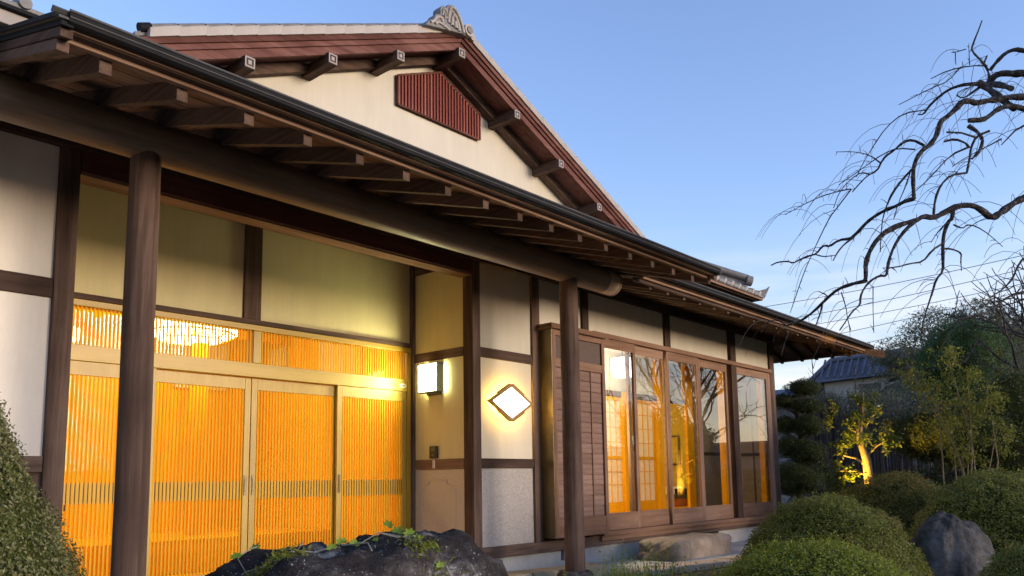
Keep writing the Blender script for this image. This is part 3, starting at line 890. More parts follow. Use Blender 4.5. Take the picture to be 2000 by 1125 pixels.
H("entrance_wall", 1.75, 1.87, 6.16, 9.0, .1, 2.75, "orange_y", 0)
H("entrance_wall", 5.48, 5.515, 6.16, 9.0, .1, 2.75, "orange_y", 0)
H("entrance_wall", 1.87, 5.48, 8.9, 8.95, .42, 2.75, "orange_z", 0)
H("entrance_ceiling", 1.87, 5.48, 6.16, 8.9, 2.70, 2.75, "orange_y", 0)
for y in (6.9, 7.6, 8.3):
    H("ceiling_beam", 1.871, 5.479, y, y + .09, 2.60, 2.699, "orange_x")
H("entrance_panel", 4.30, 4.95, 8.86, 8.899, 2.05, 2.60, "cream", 0)
H("entrance_panel", 5.465, 5.479, 6.95, 7.75, 2.05, 2.59, "cream", 0)
H("entrance_panel", 5.465, 5.479, 8.40, 8.80, 2.05, 2.59, "cream", 0)
H("entrance_panel", 2.9, 4.1, 8.86, 8.899, .9, 1.9, "orange_y", 0)
H("entrance_post", 4.12, 4.26, 8.0, 8.14, .42, 2.70, "orange_z")
H("entrance_shelf", 1.95, 3.1, 8.5, 8.859, .70, .76, "wood_x")

# ------------------------------------------------------------------ gable over the porch
GX, GZ, GS, GY = 6.40, 6.315, 0.44, 6.25             # apex line of the verge tiles' top
def zg(x): return GZ - GS * abs(x - GX)
XL, XR = 2.62, 10.45
gw = MB().prism([(2.7, 6.72, 3.4), (10.2, 6.72, 3.4), (10.2, 6.72, zg(10.2) - .30), (GX, 6.72, GZ - .30), (2.7, 6.72, zg(2.7) - .30)], (0, .1, 0))
gw.build("gable_wall", M["cream"], house)
for xe in (XL, XR):
    sg = 1 if xe > GX else -1
    tt = lambda x: zg(x)
    # barge boards in three stepped courses, then the soffit behind
    for zo, th, y0, dy, mt in ((-.150, .065, GY + .012, .045, "red_x"), (-.205, .056, GY + .034, .045, "red_x"), (-.292, .088, GY + .056, .05, "red_x")):
        MB().prism([(GX, y0, GZ + zo), (xe, y0, tt(xe) + zo), (xe, y0, tt(xe) + zo + th), (GX, y0, GZ + zo + th)], (0, dy, 0)).build("bargeboard", M[mt], house, 0.004)
    MB().prism([(GX, GY + .09, GZ - .245), (xe, GY + .09, tt(xe) - .245), (xe, GY + .09, tt(xe) - .225), (GX, GY + .09, GZ - .225)], (0, .40, 0)).build("gable_soffit", M["red_x"], house)
    MB().prism([(GX, 6.60, GZ - .36), (xe, 6.60, tt(xe) - .36), (xe, 6.60, tt(xe) - .25), (GX, 6.60, GZ - .25)], (0, .10, 0)).build("gable_trim", M["wood_x"], house)
    # roof body behind the verge
    MB().prism([(GX, GY + .06, GZ - .06), (xe, GY + .06, tt(xe) - .06), (xe, GY + .06, tt(xe) - .02), (GX, GY + .06, GZ - .02)], (0, 4.2, 0)).build("roof", M["tile"], house)
    # verge tiles, each its own, slightly overlapping down the slope
    W = .245
    n = int(abs(xe - GX) / W)
    tl = MB()
    tl.prism([(0, 0, -.088), (sg * (W + .012), 0, -GS * (W + .012) - .094), (sg * (W + .012), 0, -GS * (W + .012) - .012), (0, 0, .002)], (0, .12, 0))
    tm = tl.mesh("verge_tile", M["pale_tile"])
    rl = MB().tube([(0, .06, .018), (sg * W * .94, .06, -GS * W * .94 + .010)], [.036, .040], 10).mesh("verge_roll", M["tile"])
    for i in range(n):
        x = GX + sg * W * i
        inst("verge_tile", tm, (x, GY - .012 + random.uniform(-.0015, .0015), zg(x) - .004), house)
        inst("verge_roll", rl, (x, GY + .02, zg(x) - .002), house)
    xe2 = GX + sg * W * n
    MB().tube([(xe2 - sg * .02, GY + .07, zg(xe2) + .02), (xe2 + sg * .07, GY + .07, zg(xe2) - .02)], .042, 14).build("verge_end_tile", M["metal"], house)
# purlins with pale square caps
pur = MB().box(-.052, .052, 0, .50, -.055, .055).mesh("purlin", M["wood_y"])
capm = MB()
for a, b, c, d in ((-.05, .05, .036, .05), (-.05, .05, -.05, -.036), (-.05, -.036, -.0355, .0355), (.036, .05, -.0355, .0355)):
    capm.box(a, b, -.007, -.0005, c, d)
capm.box(-.018, .018, -.006, -.0005, -.02, .02)
capm = capm.mesh("purlin_cap", M["cap"])
for px in (3.63, 4.54, 5.43, 6.38, 7.37, 8.26, 9.13):
    zc = zg(px) - (.355 if abs(px - GX) > .2 else .352)
    p = inst("purlin", pur, (px, 6.26, zc), house)
    inst("purlin_cap", capm, (px, 6.26, zc), p)
# louvre: pentagon of upright slats in a thin frame
lv = [(-.685, 5.24), (.685, 5.24), (.685, 5.588), (0, 5.888), (-.685, 5.588)]
lc = 6.435
lo = MB().prism([(lc + x, 6.70, z) for x, z in lv], (0, .015, 0)).build("louvre", M["red_z"], house)
fr = MB()
for (xa, za), (xb, zb) in zip(lv, lv[1:] + lv[:1]):
    fr.tube([(lc + xa, 6.675, za), (lc + xb, 6.675, zb)], .014, 4, True, False)
fr.build("louvre_frame", M["red_x"], lo)
for i in range(27):
    x = -.66 + 1.32 * i / 26
    top = 5.888 - .438 * abs(x) - .012
    inst("louvre_slat", MB().box(-.012, .012, -.022, .0, 0, top - 5.25).mesh("louvre_slat", M["louvre"]), (lc + x, 6.70, 5.25), lo)

# ridge ornament: a scrolled tile plate that leans on the left verge, round end tiles beside it
OY = 6.17
oni_pts = [(5.72, 5.99), (5.77, 6.07), (5.83, 6.10), (5.88, 6.19), (5.945, 6.215), (5.95, 6.30), (5.99, 6.345), (6.045, 6.34), (6.085, 6.40), (6.14, 6.415), (6.21, 6.395), (6.28, 6.33), (6.335, 6.22), (6.36, 6.13), (6.30, 6.13)]
onp = MB().prism([(x, OY, z) for x, z in oni_pts], (0, .13, 0)).build("ridge_ornament", M["tile"], house, 0.008)
def scroll(pts, r, nm="scroll"):
    MB().tube([(x, OY - .004, z) for x, z in pts], r, 8).build(nm, M["pale_tile"], onp)
scroll([(5.79, 6.05), (5.84, 6.08), (5.88, 6.14), (5.93, 6.175), (5.97, 6.16), (5.98, 6.11)], .017)
scroll([(5.86, 6.06), (5.91, 6.10), (5.96, 6.10), (6.03, 6.09), (6.09, 6.08)], .017)
scroll([(5.985, 6.21), (5.985, 6.28), (6.01, 6.315), (6.045, 6.29), (6.05, 6.22), (6.02, 6.20), (6.015, 6.25)], .015)
scroll([(6.075, 6.16), (6.08, 6.27), (6.10, 6.355), (6.145, 6.385), (6.20, 6.365), (6.255, 6.30), (6.30, 6.21), (6.32, 6.14)], .020)
scroll([(6.13, 6.15), (6.13, 6.24), (6.155, 6.30), (6.19, 6.28), (6.225, 6.21), (6.24, 6.13)], .024)
scroll([(6.185, 6.14), (6.18, 6.22)], .028)
MB().tube([(6.435, OY + .01, 6.235), (6.435, OY + .13, 6.235)], .075, 20).build("ridge_end_tile", M["pale_tile"], house, 0.008)
MB().tube([(6.435, OY - .004, 6.235), (6.435, OY + .009, 6.235)], .045, 16).build("ridge_end_boss", M["tile"], house, 0.004)
MB().tube([(6.53, OY + .04, 6.195), (6.53, OY + .14, 6.195)], .042, 16).build("ridge_end_tile", M["pale_tile"], house, 0.006)
for k in range(3):
    MB().tube([(GX, 6.34 + 1.3 * k, GZ - .03), (GX, 6.34 + 1.3 * k + 1.28, GZ - .03)], .07, 14).build("ridge_tile", M["tile"], house)

# upper tiled roof showing beyond the porch: eave corner, hip ridge, tip tile
UX, UY, UZ = 12.06, 5.20, 3.70
MB().prism([(8.0, UY, UZ), (UX, UY, UZ), (UX, UY, UZ + .035), (8.0, UY, UZ + .035)], (0, .05, 0)).build("eave_board", M["tan_x"], house, 0.004)
MB().prism([(UX, UY + .051, UZ), (UX, 8.5, UZ), (UX, 8.5, UZ + .035), (UX, UY + .051, UZ + .035)], (-.05, 0, 0)).build("eave_board", M["tan_y"], house, 0.004)
MB().prism([(8.0, UY, UZ + .037), (UX + .02, UY - .02, UZ + .037), (UX - 1.8, UY + 1.8, UZ + .037 + .72), (8.0, UY + 1.8, UZ + .037 + .72)], (0, 0, .03)).build("roof", M["tile"], house)
MB().prism([(UX + .02, UY - .02, UZ + .037), (UX + .02, 8.5, UZ + .037), (UX - 1.8, 8.5, UZ + .757), (UX - 1.8, UY + 1.8, UZ + .757)], (0, 0, .03)).build("roof", M["tile"], house)
H("upper_soffit", 8.0, UX - .06, UY + .06, 5.5, UZ - .012, UZ - .002, "wood_x", 0)
H("upper_wall", 8.2, 11.86, 5.47, 6.3, 3.1, UZ - .013, "wood_x", 0)
et = MB().tube([(0, -.03, 0), (0, .35, .14)], [.036, .036], 10)
et = et.mesh("eave_tile", M["pale_tile"])
ft = MB().box(-.085, .085, -.028, -.012, -.03, .02).mesh("eave_tile_face", M["tile"])
for i in range(11):
    x = UX - .16 - .235 * i
    inst("eave_tile", et, (x, UY, UZ + .085), house)
    inst("eave_tile", ft, (x - .1175, UY, UZ + .075), house)
MB().tube([(UX - .16, UY + .16, UZ + .36), (UX - 1.75, UY + 1.75, UZ + 1.08)], [.055, .06], 14).build("hip_ridge", M["tile"], house)
MB().prism([(UX - 1.7, UY + 1.72, UZ + .7), (UX - .18, UY + .20, UZ + .08), (UX - .18, UY + .20, UZ + .36), (UX - 1.7, UY + 1.72, UZ + 1.05)], (.06, .06, 0)).build("hip_ridge", M["tile"], house)
MB().tube([(UX - .185, UY + .185, UZ + .33), (UX - .12, UY + .12, UZ + .31)], .082, 18).build("hip_end_tile", M["tile"], house, 0.01)
MB().prism([(UX - .22, UY + .16, UZ + .07), (UX + .0, UY - .04, UZ + .05), (UX + .075, UY - .10, UZ + .235), (UX + .03, UY - .06, UZ + .19), (UX - .12, UY + .07, UZ + .135)], (.07, .07, 0)).build("tip_tile", M["tile"], house, 0.008)

# ------------------------------------------------------------------ lamps and signs on the house
t = thing("wall_lamp", (5.36, 5.70, 1.95), "lit white square wall lamp in a grey frame on the side wall of the entrance", "wall lamp")
x0, x1, y0, y1, z0, z1 = 5.305, 5.395, 5.575, 5.855, 1.80, 2.09
box("shade", x0 + .004, x1, y0 + .012, y1 - .012, z0 + .012, z1 - .014, M["shade_white"], t, 0.004)
fr = MB()
for ya, yb in ((y0, y0 + .011), (y1 - .011, y1)):
    fr.box(x0, x1, ya, yb, z0, z1)
fr.box(x0, x1, y0 + .0115, y1 - .0115, z0, z0 + .011); fr.box(x0, x1, y0 + .0115, y1 - .0115, z1 - .013, z1)
fr.build("frame", M["grey_frame"], t, 0.002)
box("back_plate", x1 + .001, 5.429, y0 + .03, y1 - .03, z0 - .02, z1 + .008, M["grey_frame"], t, 0.003)

SXc, SZc, SYf = 5.915, 1.697, 5.155
t = thing("lozenge_sign", (SXc, 5.2, SZc), "glowing white diamond sign in a brown frame with a warm halo on the plaster", "sign")
hw, hh = .335, .185
def loz(s, y): return [(SXc - hw * s, y, SZc), (SXc, y, SZc - hh * s), (SXc + hw * s, y, SZc), (SXc, y, SZc + hh * s)]
MB().prism(loz(.83, SYf + .002), (0, .018, 0)).build("panel", M["sign_white"], t)
a, b = loz(1.0, SYf - .004), loz(.82, SYf - .004)
fr = MB()
for i in range(4):
    j = (i + 1) % 4
    fr.prism([a[i], a[j], b[j], b[i]], (0, .034, 0))
fr.build("frame", M["sign_frame"], t, 0.002)
# thicker cleats along the middle of each side
for i in range(4):
    j = (i + 1) % 4
    A, B = Vector(a[i]), Vector(a[j])
    if abs(A.x - SXc) < .01: A, B = B, A            # from the side corner to the top / bottom corner
    o = (A + B) * .5 - Vector((SXc, A.y, SZc)); o.normalize()
    p, q = A.lerp(B, .45), A.lerp(B, .95)
    MB().prism([p, q, q + o * .016, p + o * .016], (0, .03, 0)).build("cleat", M["sign_frame"], t)

MB().prism(loz(.80, SYf + .034), (0, .004, 0)).build("back_tray", M["grey_frame"], t)
gl = MB()
c = loz(.74, SYf + .0405)
for i in range(4):
    gl.tube([c[i], c[(i + 1) % 4]], .006, 6)
gl.build("back_light", M["sign_glow"], t)
MB().tube([(SXc - .22, SYf + .036, SZc), (SXc - .22, 5.238, SZc)], .006, 6).build("standoff", M["grey_frame"], t)
# three faint characters written across the panel
g = MB()
def stroke(ox, pts, w=.004):
    for (xa, za), (xb, zb) in zip(pts[:-1], pts[1:]):
        d = Vector((xb - xa, 0, zb - za)); L = d.length or 1e-3
        n = Vector((-d.z, 0, d.x)) / L * w
        A, B = Vector((SXc + ox + xa, SYf + .0008, SZc + za)), Vector((SXc + ox + xb, SYf + .0008, SZc + zb))
        g.add([A - n, B - n, B + n, A + n], [(0, 1, 2, 3)])
stroke(-.125, [(0, .032), (0, -.03)]); stroke(-.125, [(.0, .004), (.02, .004)]); stroke(-.125, [(-.026, -.03), (.026, -.03)])
stroke(-.02, [(-.012, .026), (.012, .018)]); stroke(-.02, [(-.022, .004), (.022, .006), (-.016, -.03)]); stroke(-.02, [(.0, -.014), (.024, -.03)])
for dx in (-.022, .022):
    stroke(.105 + dx, [(0, .036), (0, -.036)]); stroke(.105 + dx, [(-.017, .014), (.017, .014)])
    stroke(.105 + dx, [(0, .012), (-.016, -.016)], .003); stroke(.105 + dx, [(0, .012), (.016, -.016)], .003)
g.build("lettering", M["red_ink"], t)

t = thing("intercom", (5.425, 5.743, 1.22), "small dark intercom on the plaster below the wall lamp", "intercom")
box("body", 5.405, 5.4295, 5.69, 5.795, 1.163, 1.283, M["black"], t, 0.004)
box("speaker", 5.4025, 5.4048, 5.715, 5.77, 1.23, 1.27, M["grey_frame"], t)
box("call_button", 5.401, 5.4048, 5.728, 5.758, 1.182, 1.205, M["grey_frame"], t, 0.002)
t = thing("name_tag", (5.416, 5.745, 1.105), "narrow white tag with three characters on the rail under the intercom", "tag")
box("plate", 5.4145, 5.4175, 5.727, 5.757, 1.066, 1.148, M["paper"], t)
g2 = MB()
for k in range(3):
    zc = 1.134 - .027 * k
    for dz in (-.008, 0, .008):
        g2.box(5.4138, 5.4143, 5.733, 5.751, zc + dz - .0012, zc + dz + .0012)
    g2.box(5.4138, 5.4143, 5.741, 5.7435, zc - .0095, zc + .0095)
g2.build("lettering", M["ink"], t)
t = thing("security_sticker", (5.30, 6.047, 1.895), "oval white sticker on the gold door frame near the wall lamp", "sticker")
MB().prism([(5.285 + .045 * math.cos(k * R(18)), 6.0455, 1.893 + .024 * math.sin(k * R(18))) for k in range(20)], (0, .002, 0)).build("label", M["paper"], t)
g3 = MB()
for k, h in enumerate((.011, .016, .013, .016)):
    g3.prism([(5.262 + .013 * k, 6.0448, 1.885), (5.269 + .013 * k, 6.0448, 1.885), (5.275 + .013 * k, 6.0448, 1.885 + h), (5.268 + .013 * k, 6.0448, 1.885 + h)], (0, .0004, 0))
g3.build("lettering", M["ink"], t)

t = thing("ceiling_lamp", (4.15, 7.35, 2.58), "big bright ceiling lamp with wooden ribs inside the entrance", "ceiling lamp")
CLx, CLy = 4.02, 7.95
MB().tube([(CLx, CLy, 2.595), (CLx, CLy, 2.50), (CLx, CLy, 2.44)], [.46, .46, .33], 8, True, False).build("shade", M["ceiling_white"], t)
rb = MB()
for k in range(8):
    a0, a1 = k * math.pi / 4, (k + 1) * math.pi / 4
    P = lambda a, r, z: (CLx + r * math.cos(a + .39), CLy + r * math.sin(a + .39), z)
    rb.tube([P(a0, .465, 2.50), P(a1, .465, 2.50)], .010, 5)
    rb.tube([P(a0, .465, 2.50), P(a0, .33, 2.435)], .008, 5)
    rb.tube([P(a0, .335, 2.437), P(a1, .335, 2.437)], .008, 5)
rb.build("rib", M["orange_x"], t)
t = thing("ceiling_lamp", (2.4, 7.2, 2.5), "second lit ceiling lamp inside the entrance, seen low behind the near log post", "ceiling lamp")
MB().tube([(2.45, 7.5, 2.30), (2.45, 7.5, 2.22)], [.30, .28], 16).build("shade", M["ceiling_white"], t)
MB().tube([(2.45, 7.5, 2.6), (2.45, 7.5, 2.301)], .012, 6).build("stem", M["black"], t)

t = thing("pendant_lamp", (8.55, 6.05, 2.3), "lit white lantern lamp hanging inside behind the window nearest the shutter box", "pendant lamp")
PLx, PLy = 8.83, 5.76
box("shade", PLx - .11, PLx + .11, PLy - .11, PLy + .11, 2.26, 2.50, M["pendant_white"], t, 0.004)
fr = MB()
for sx in (-1, 1):
    for sy in (-1, 1):
        fr.box(PLx + sx * .114 - .006, PLx + sx * .114 + .006, PLy + sy * .114 - .006, PLy + sy * .114 + .006, 2.24, 2.515)
fr.build("frame", M["orange_z"], t)
MB().tube([(PLx, PLy, 2.66), (PLx, PLy, 2.51)], .006, 6).build("cord", M["black"], t)
for nm, loc, e, colr, rad in (("corridor_fill", (7.85, 5.66, 1.55), 34, (1, .80, .46), .12), ("tatami_lamp_bulb", (9.6, 7.6, 2.2), 42, (1, .78, .40), .18),  # first one: added fill without a lamp, hidden behind the shutter box
                              ("entrance_lamp_bulb", (CLx - .2, CLy - .35, 2.2), 20, (1, .68, .13), .30)):
    d = bpy.data.lights.new(nm, 'POINT'); d.energy = e; d.color = colr; d.shadow_soft_size = rad
    o = bpy.data.objects.new(nm, d); o.location = loc; COL.objects.link(o)

# shoji screens behind the glass
def shoji(x0, x1, y, label):
    t = thing("shoji_screen", ((x0 + x1) / 2, y, .44), label, "shoji screen", "paper screens inside the window wall")
    z0, z1 = .485, 2.045
    f = MB()
    f.box(x0, x0 + .035, y, y + .03, z0, z1); f.box(x1 - .035, x1, y, y + .03, z0, z1)
    f.box(x0 + .0355, x1 - .0355, y, y + .03, z1 - .05, z1); f.box(x0 + .0355, x1 - .0355, y, y + .03, z0, z0 + .14)
    f.box(x0 + .0355, x1 - .0355, y + .002, y + .028, 1.20, 1.24)
    f.build("frame", M["orange_z"], t)
    box("paper", x0 + .03, x1 - .03, y + .018, y + .021, z0 + .1, z1 - .03, M["shoji_paper"], t)
    m = MB()
    for k in range(1, 6):
        xx = x0 + .035 + (x1 - x0 - .07) * k / 6
        m.box(xx - .0032, xx + .0032, y + .006, y + .0175, z0 + .141, z1 - .051)
    for zz in (.86, 1.03, 1.43, 1.63, 1.83):
        m.box(x0 + .036, x1 - .036, y + .008, y + .0172, zz - .004, zz + .004)
    m.build("muntin", M["orange_x"], t)
shoji(8.44, 9.33, 6.105, "shoji screen of lit paper right behind the sash next to the shutter box")
shoji(9.32, 10.20, 6.135, "shoji screen of lit paper beside the orange room post")
shoji(7.55, 8.45, 6.135, "shoji screen mostly hidden behind the shutter box")
t = thing("framed_picture", (12.2, 7.05, 1.4), "dark framed picture on the mustard wall of the room", "picture")
fr = MB()
for a, b, c, d in ((6.86, 6.885, 1.15, 1.65), (7.26, 7.285, 1.15, 1.65), (6.886, 7.259, 1.15, 1.175), (6.886, 7.259, 1.625, 1.65)):
    fr.box(12.165, 12.1995, a, b, c, d)
fr.build("frame", M["wood_z"], t)
box("canvas", 12.182, 12.1995, 6.886, 7.259, 1.176, 1.624, M["yellow_wall"], t)
t = thing("low_cushion_chest", (11.9, 7.0, .44), "low green chest with a wavy white cover behind the window", "chest")
box("chest", 11.40, 12.15, 6.55, 7.65, .485, .60, M["orange_x"], t)
box("cloth", 11.39, 12.16, 6.54, 7.66, .601, .68, M["green_cloth"], t, 0.01)
cv, cf = [], []
for i in range(13):
    for j in range(2):
        y = 6.53 + 1.14 * i / 12
        cv += [(11.38 + .79 * j, y, .682), (11.38 + .79 * j, y, .765 + .03 * math.sin(i * .8))]
for i in range(12):
    k = 4 * i
    cf += [(k, k + 4, k + 5, k + 1), (k + 1, k + 5, k + 7, k + 3), (k + 2, k + 3, k + 7, k + 6)]
MB().add(cv, cf, True).build("cover", M["paper"], t)

# ------------------------------------------------------------------ foliage builders
def unit(v): return v / (np.linalg.norm(v, axis=1, keepdims=True) + 1e-9)

def leaves(C, N, size, aspect=0.45, fold=0.0, spread=0.9, rg=rng):
    """one diamond leaf per row: C centres, N facing directions"""
    n = len(C)
    a = unit(N + rg.normal(0, spread, (n, 3)))
    t = unit(np.cross(a, rg.normal(0, 1, (n, 3))))
    s = np.cross(a, t)
    L = (size * rg.uniform(.6, 1.35, (n, 1)))
    w = L * aspect
    V = np.stack([C, C + t * L * .5 + s * w * .5, C + t * L, C + t * L * .5 - s * w * .5], 1).reshape(-1, 3)
    F = np.arange(4 * n).reshape(-1, 4)
    return V, F

def lump(P, f, amp):
    return np.array([noise.noise(Vector((p[0] * f, p[1] * f, p[2] * f))) for p in P]) * amp

def shrub(name, c, r, n, leaf, mat, label, cat, group=None, lumpf=4.2, lumpa=.055, power=2.15, core=.93, aspect=.45, per=5, seed=1, tips=0):
    """clipped dome: a dark twiggy core under shoots that each carry a rosette of leaves"""
    rg = np.random.default_rng(seed)
    t = thing(name, (c[0], c[1], 0), label, cat, group)
    D = unit(rg.normal(0, 1, (n, 3))); D[:, 2] = np.abs(D[:, 2]) * 1.05 - .05
    D = unit(D)
    def surf(D):
        e = np.abs(D[:, 0]) ** power + np.abs(D[:, 1]) ** power + np.abs(D[:, 2]) ** power
        k = (1 / e) ** (1 / power)
        P = D * k[:, None] * np.array(r)
        q = P + np.array(c) + seed * 3.1
        q2 = q * np.array([1, 1, 2.2])
        k2 = 1 + lump(q2, lumpf, lumpa) + lump(q2, lumpf * 2.7, lumpa * .55)
        return P * k2[:, None]
    S = surf(D) * rg.uniform(.94, 1.015, (n, 1))
    nrm = unit(S / np.array(r) ** 2)
    N = unit(nrm + np.array([0, 0, .55]))
    off = rg.normal(0, leaf * .55, (n, per, 3))
    C = (S[:, None, :] + off).reshape(-1, 3) + np.array(c)
    NN = np.repeat(N, per, 0)
    V, F = leaves(C, NN, leaf, aspect, rg=rg, spread=.5)
    if tips:
        k = rg.integers(0, n, tips)
        B = S[k] + np.array(c)
        U = unit(N[k] + rg.normal(0, .35, (tips, 3)) + np.array([0, 0, .6]))
        Ls = rg.uniform(.02, .06, (tips, 1))
        CC = np.concatenate([B + U * Ls * q for q in (.4, .7, 1.0, 1.0)])
        V2, F2 = leaves(CC, np.concatenate([U] * 4), leaf * .9, aspect, rg=rg)
        F = np.concatenate([F, F2 + len(V)]); V = np.concatenate([V, V2])
    np_mesh("foliage", V, F, mat, t)
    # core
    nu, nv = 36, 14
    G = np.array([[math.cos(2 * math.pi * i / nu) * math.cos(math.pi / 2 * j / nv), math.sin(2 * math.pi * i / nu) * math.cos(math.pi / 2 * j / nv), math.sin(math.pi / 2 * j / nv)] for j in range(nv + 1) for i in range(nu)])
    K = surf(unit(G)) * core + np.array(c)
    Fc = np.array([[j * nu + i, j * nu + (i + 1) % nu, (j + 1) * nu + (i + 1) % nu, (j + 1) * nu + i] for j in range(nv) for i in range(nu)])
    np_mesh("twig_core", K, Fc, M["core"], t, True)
    return t

def rock(name, c, r, mat, label, seed, rough=.22, power=2.6, f=2.2, n=56, flat_top=0.0):
    t = thing(name, (c[0], c[1], 0), label, "rock")
    nu, nv = n, n // 2
    V, F = [], []
    for j in range(nv + 1):
        ph = math.pi * j / nv - math.pi / 2
        for i in range(nu):
            th = 2 * math.pi * i / nu
            d = Vector((math.cos(th) * math.cos(ph), math.sin(th) * math.cos(ph), math.sin(ph)))
            e = sum(abs(q) ** power for q in d) ** (-1 / power)
            s = Vector((seed * 7.3, seed * 3.7, seed * 1.9))
            k = 1 + rough * noise.noise(d * f + s) + rough * .5 * noise.noise(d * f * 2.6 + s) + rough * .28 * noise.noise(d * f * 6 + s) + rough * .14 * noise.noise(d * f * 14 + s)
            p = d * e * k
            V.append((c[0] + p.x * r[0], c[1] + p.y * r[1], c[2] + p.z * r[2]))
    for j in range(nv):
        for i in range(nu):
            F.append((j * nu + i, j * nu + (i + 1) % nu, (j + 1) * nu + (i + 1) % nu, (j + 1) * nu + i))
    o = np_mesh("stone", V, F, M[mat], t, True)
    return t, V

def crown(name, blobs, n, leaf, mat, parent, aspect=.4, seed=3, spread=.9, shell=.35, clump=0):
    """foliage spread through several ellipsoids (centre, radii), denser near their outside"""
    rg = np.random.default_rng(seed)
    vol = np.array([b[1][0] * b[1][1] * b[1][2] for b in blobs]) ** .67
    cnt = np.maximum(20, (n * vol / vol.sum()).astype(int))
    Cs, Ns = [], []
    for (c, r), k in zip(blobs, cnt):
        D = unit(rg.normal(0, 1, (k, 3)))
        rad = rg.uniform(shell, 1.0, (k, 1)) ** .6
        j = 1 + lump(D * 2.3 + np.array(c), 1.0, .35)
        if clump:
            m = max(6, k // clump)
            hubs = unit(rg.normal(0, 1, (m, 3))) * rg.uniform(.45, 1.02, (m, 1))
            idx = rg.integers(0, m, k)
            P = hubs[idx] * np.array(r) + rg.normal(0, .13, (k, 3)) * np.array(r)
            D = unit(hubs[idx] + rg.normal(0, .4, (k, 3)))
        else:
            P = D * rad * j[:, None] * np.array(r)
        Cs.append(P + np.array(c)); Ns.append(unit(D + np.array([0, 0, .5])))
    V, F = leaves(np.concatenate(Cs), np.concatenate(Ns), leaf, aspect, rg=rg, spread=spread)
    return np_mesh(name, V, F, mat, parent)

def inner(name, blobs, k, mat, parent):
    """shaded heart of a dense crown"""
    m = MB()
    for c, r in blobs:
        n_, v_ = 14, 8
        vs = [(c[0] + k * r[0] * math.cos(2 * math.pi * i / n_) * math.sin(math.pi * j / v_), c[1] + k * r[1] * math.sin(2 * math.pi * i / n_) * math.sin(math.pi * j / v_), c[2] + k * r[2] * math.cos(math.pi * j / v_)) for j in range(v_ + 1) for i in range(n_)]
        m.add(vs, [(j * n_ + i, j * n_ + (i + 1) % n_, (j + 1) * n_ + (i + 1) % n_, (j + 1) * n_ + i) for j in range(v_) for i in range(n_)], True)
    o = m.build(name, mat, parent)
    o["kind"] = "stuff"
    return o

# ------------------------------------------------------------------ garden in front of the house
shrub("clipped_shrub", (3.95, 1.52, .02), (.60, .60, .60), 15000, .013, M["azalea_bright"], "bright green clipped azalea dome nearest the camera on the right", "shrub", "clipped azaleas by the house", seed=11, tips=1500)
shrub("clipped_shrub", (5.50, 2.02, .0), (.62, .62, .80), 15000, .016, M["azalea"], "largest dark green clipped azalea mound, below the house corner", "shrub", "clipped azaleas by the house", seed=12, tips=500)
shrub("clipped_shrub", (8.15, 2.35, .0), (.68, .68, .95), 9500, .020, M["russet"], "russet tinged clipped azalea dome below the lit tree", "shrub", "clipped azaleas by the house", seed=13, tips=200)
shrub("clipped_shrub", (7.55, 1.40, .0), (.90, .70, .95), 11000, .022, M["azalea"], "broad dark clipped azalea behind the grey boulder", "shrub", "clipped azaleas by the house", seed=14, tips=300)
shrub("clipped_shrub", (4.95, .72, .0), (.42, .40, .58), 7000, .015, M["azalea"], "small clipped azalea in the lower right corner", "shrub", "clipped azaleas by the house", seed=15, tips=200)
rock("boulder", (6.07, 1.42, .17), (.31, .27, .49), "grey_rock", "rounded grey boulder between the clipped azaleas", 5.7, .10, 2.25, 2.0, 90)

# tall yew cone on the left edge
rg = np.random.default_rng(31)
t = thing("topiary_cone", (.30, 2.15, 0), "olive green clipped yew cone at the left edge", "topiary")
n = 74000
Z = rg.uniform(0.0, 1.0, n) ** 1.1
TH = rg.uniform(0, 2 * math.pi, n)
CX, CY, CH, CR = .40, 2.15, 1.42, .70
rad = CR * (1 - Z) ** .80 * rg.uniform(.90, 1.03, n)
P = np.stack([CX + rad * np.cos(TH), CY + rad * np.sin(TH), Z * CH], 1)
lum = 1 + lump(P, 5.0, .10) + lump(P, 14.0, .06)
P[:, 0] = CX + (P[:, 0] - CX) * lum; P[:, 1] = CY + (P[:, 1] - CY) * lum
N = np.stack([np.cos(TH), np.sin(TH), np.full(n, .6)], 1)
C = np.repeat(P, 4, 0) + rg.normal(0, .008, (n * 4, 3))
V, F = leaves(C, np.repeat(N, 4, 0), .0098, .48, rg=rg, spread=.6)
np_mesh("foliage", V, F, M["topiary"], t)
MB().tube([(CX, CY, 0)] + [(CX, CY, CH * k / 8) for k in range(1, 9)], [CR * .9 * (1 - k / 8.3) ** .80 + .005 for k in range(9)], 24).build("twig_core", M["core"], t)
MB().tube([(CX, CY, -.02), (CX, CY, .4)], .04, 8).build("trunk", M["bark"], t)

# dark lava rock in the foreground with ivy on it
frt, RV = rock("boulder", (1.475, 1.87, .33), (.435, .34, .45), "dark_rock", "big dark lava boulder with ivy in the foreground before the doors", 2.35, .11, 3.9, 2.3, 120)
frt.rotation_euler = (0, 0, 0)
RV = np.array(RV)
def rock_top(x, y):
    d = (RV[:, 0] - x) ** 2 + (RV[:, 1] - y) ** 2 + (RV[:, 2] < .35) * 9
    return RV[int(np.argmin(d))]
t = thing("ivy", (1.45, 1.75, .75), "trailing ivy with bright lobed leaves creeping over the dark boulder", "ivy")
viewx = Vector((.78, -.62, 0)); viewy = Vector((.62, .78, 0))
rc = Vector((1.475, 1.87, 0))
def on_rock(u, v, h=.006):
    """u across the boulder as seen, v towards the house"""
    q = rc + viewx * u + viewy * v
    p = rock_top(q.x, q.y)
    return Vector((q.x, q.y, p[2] + h))
def vine(path, r=.0019):
    pts = [on_rock(u, v) for u, v in path]
    MB().tube(pts, r, 6).build("stem", M["vine"], t)
    return pts
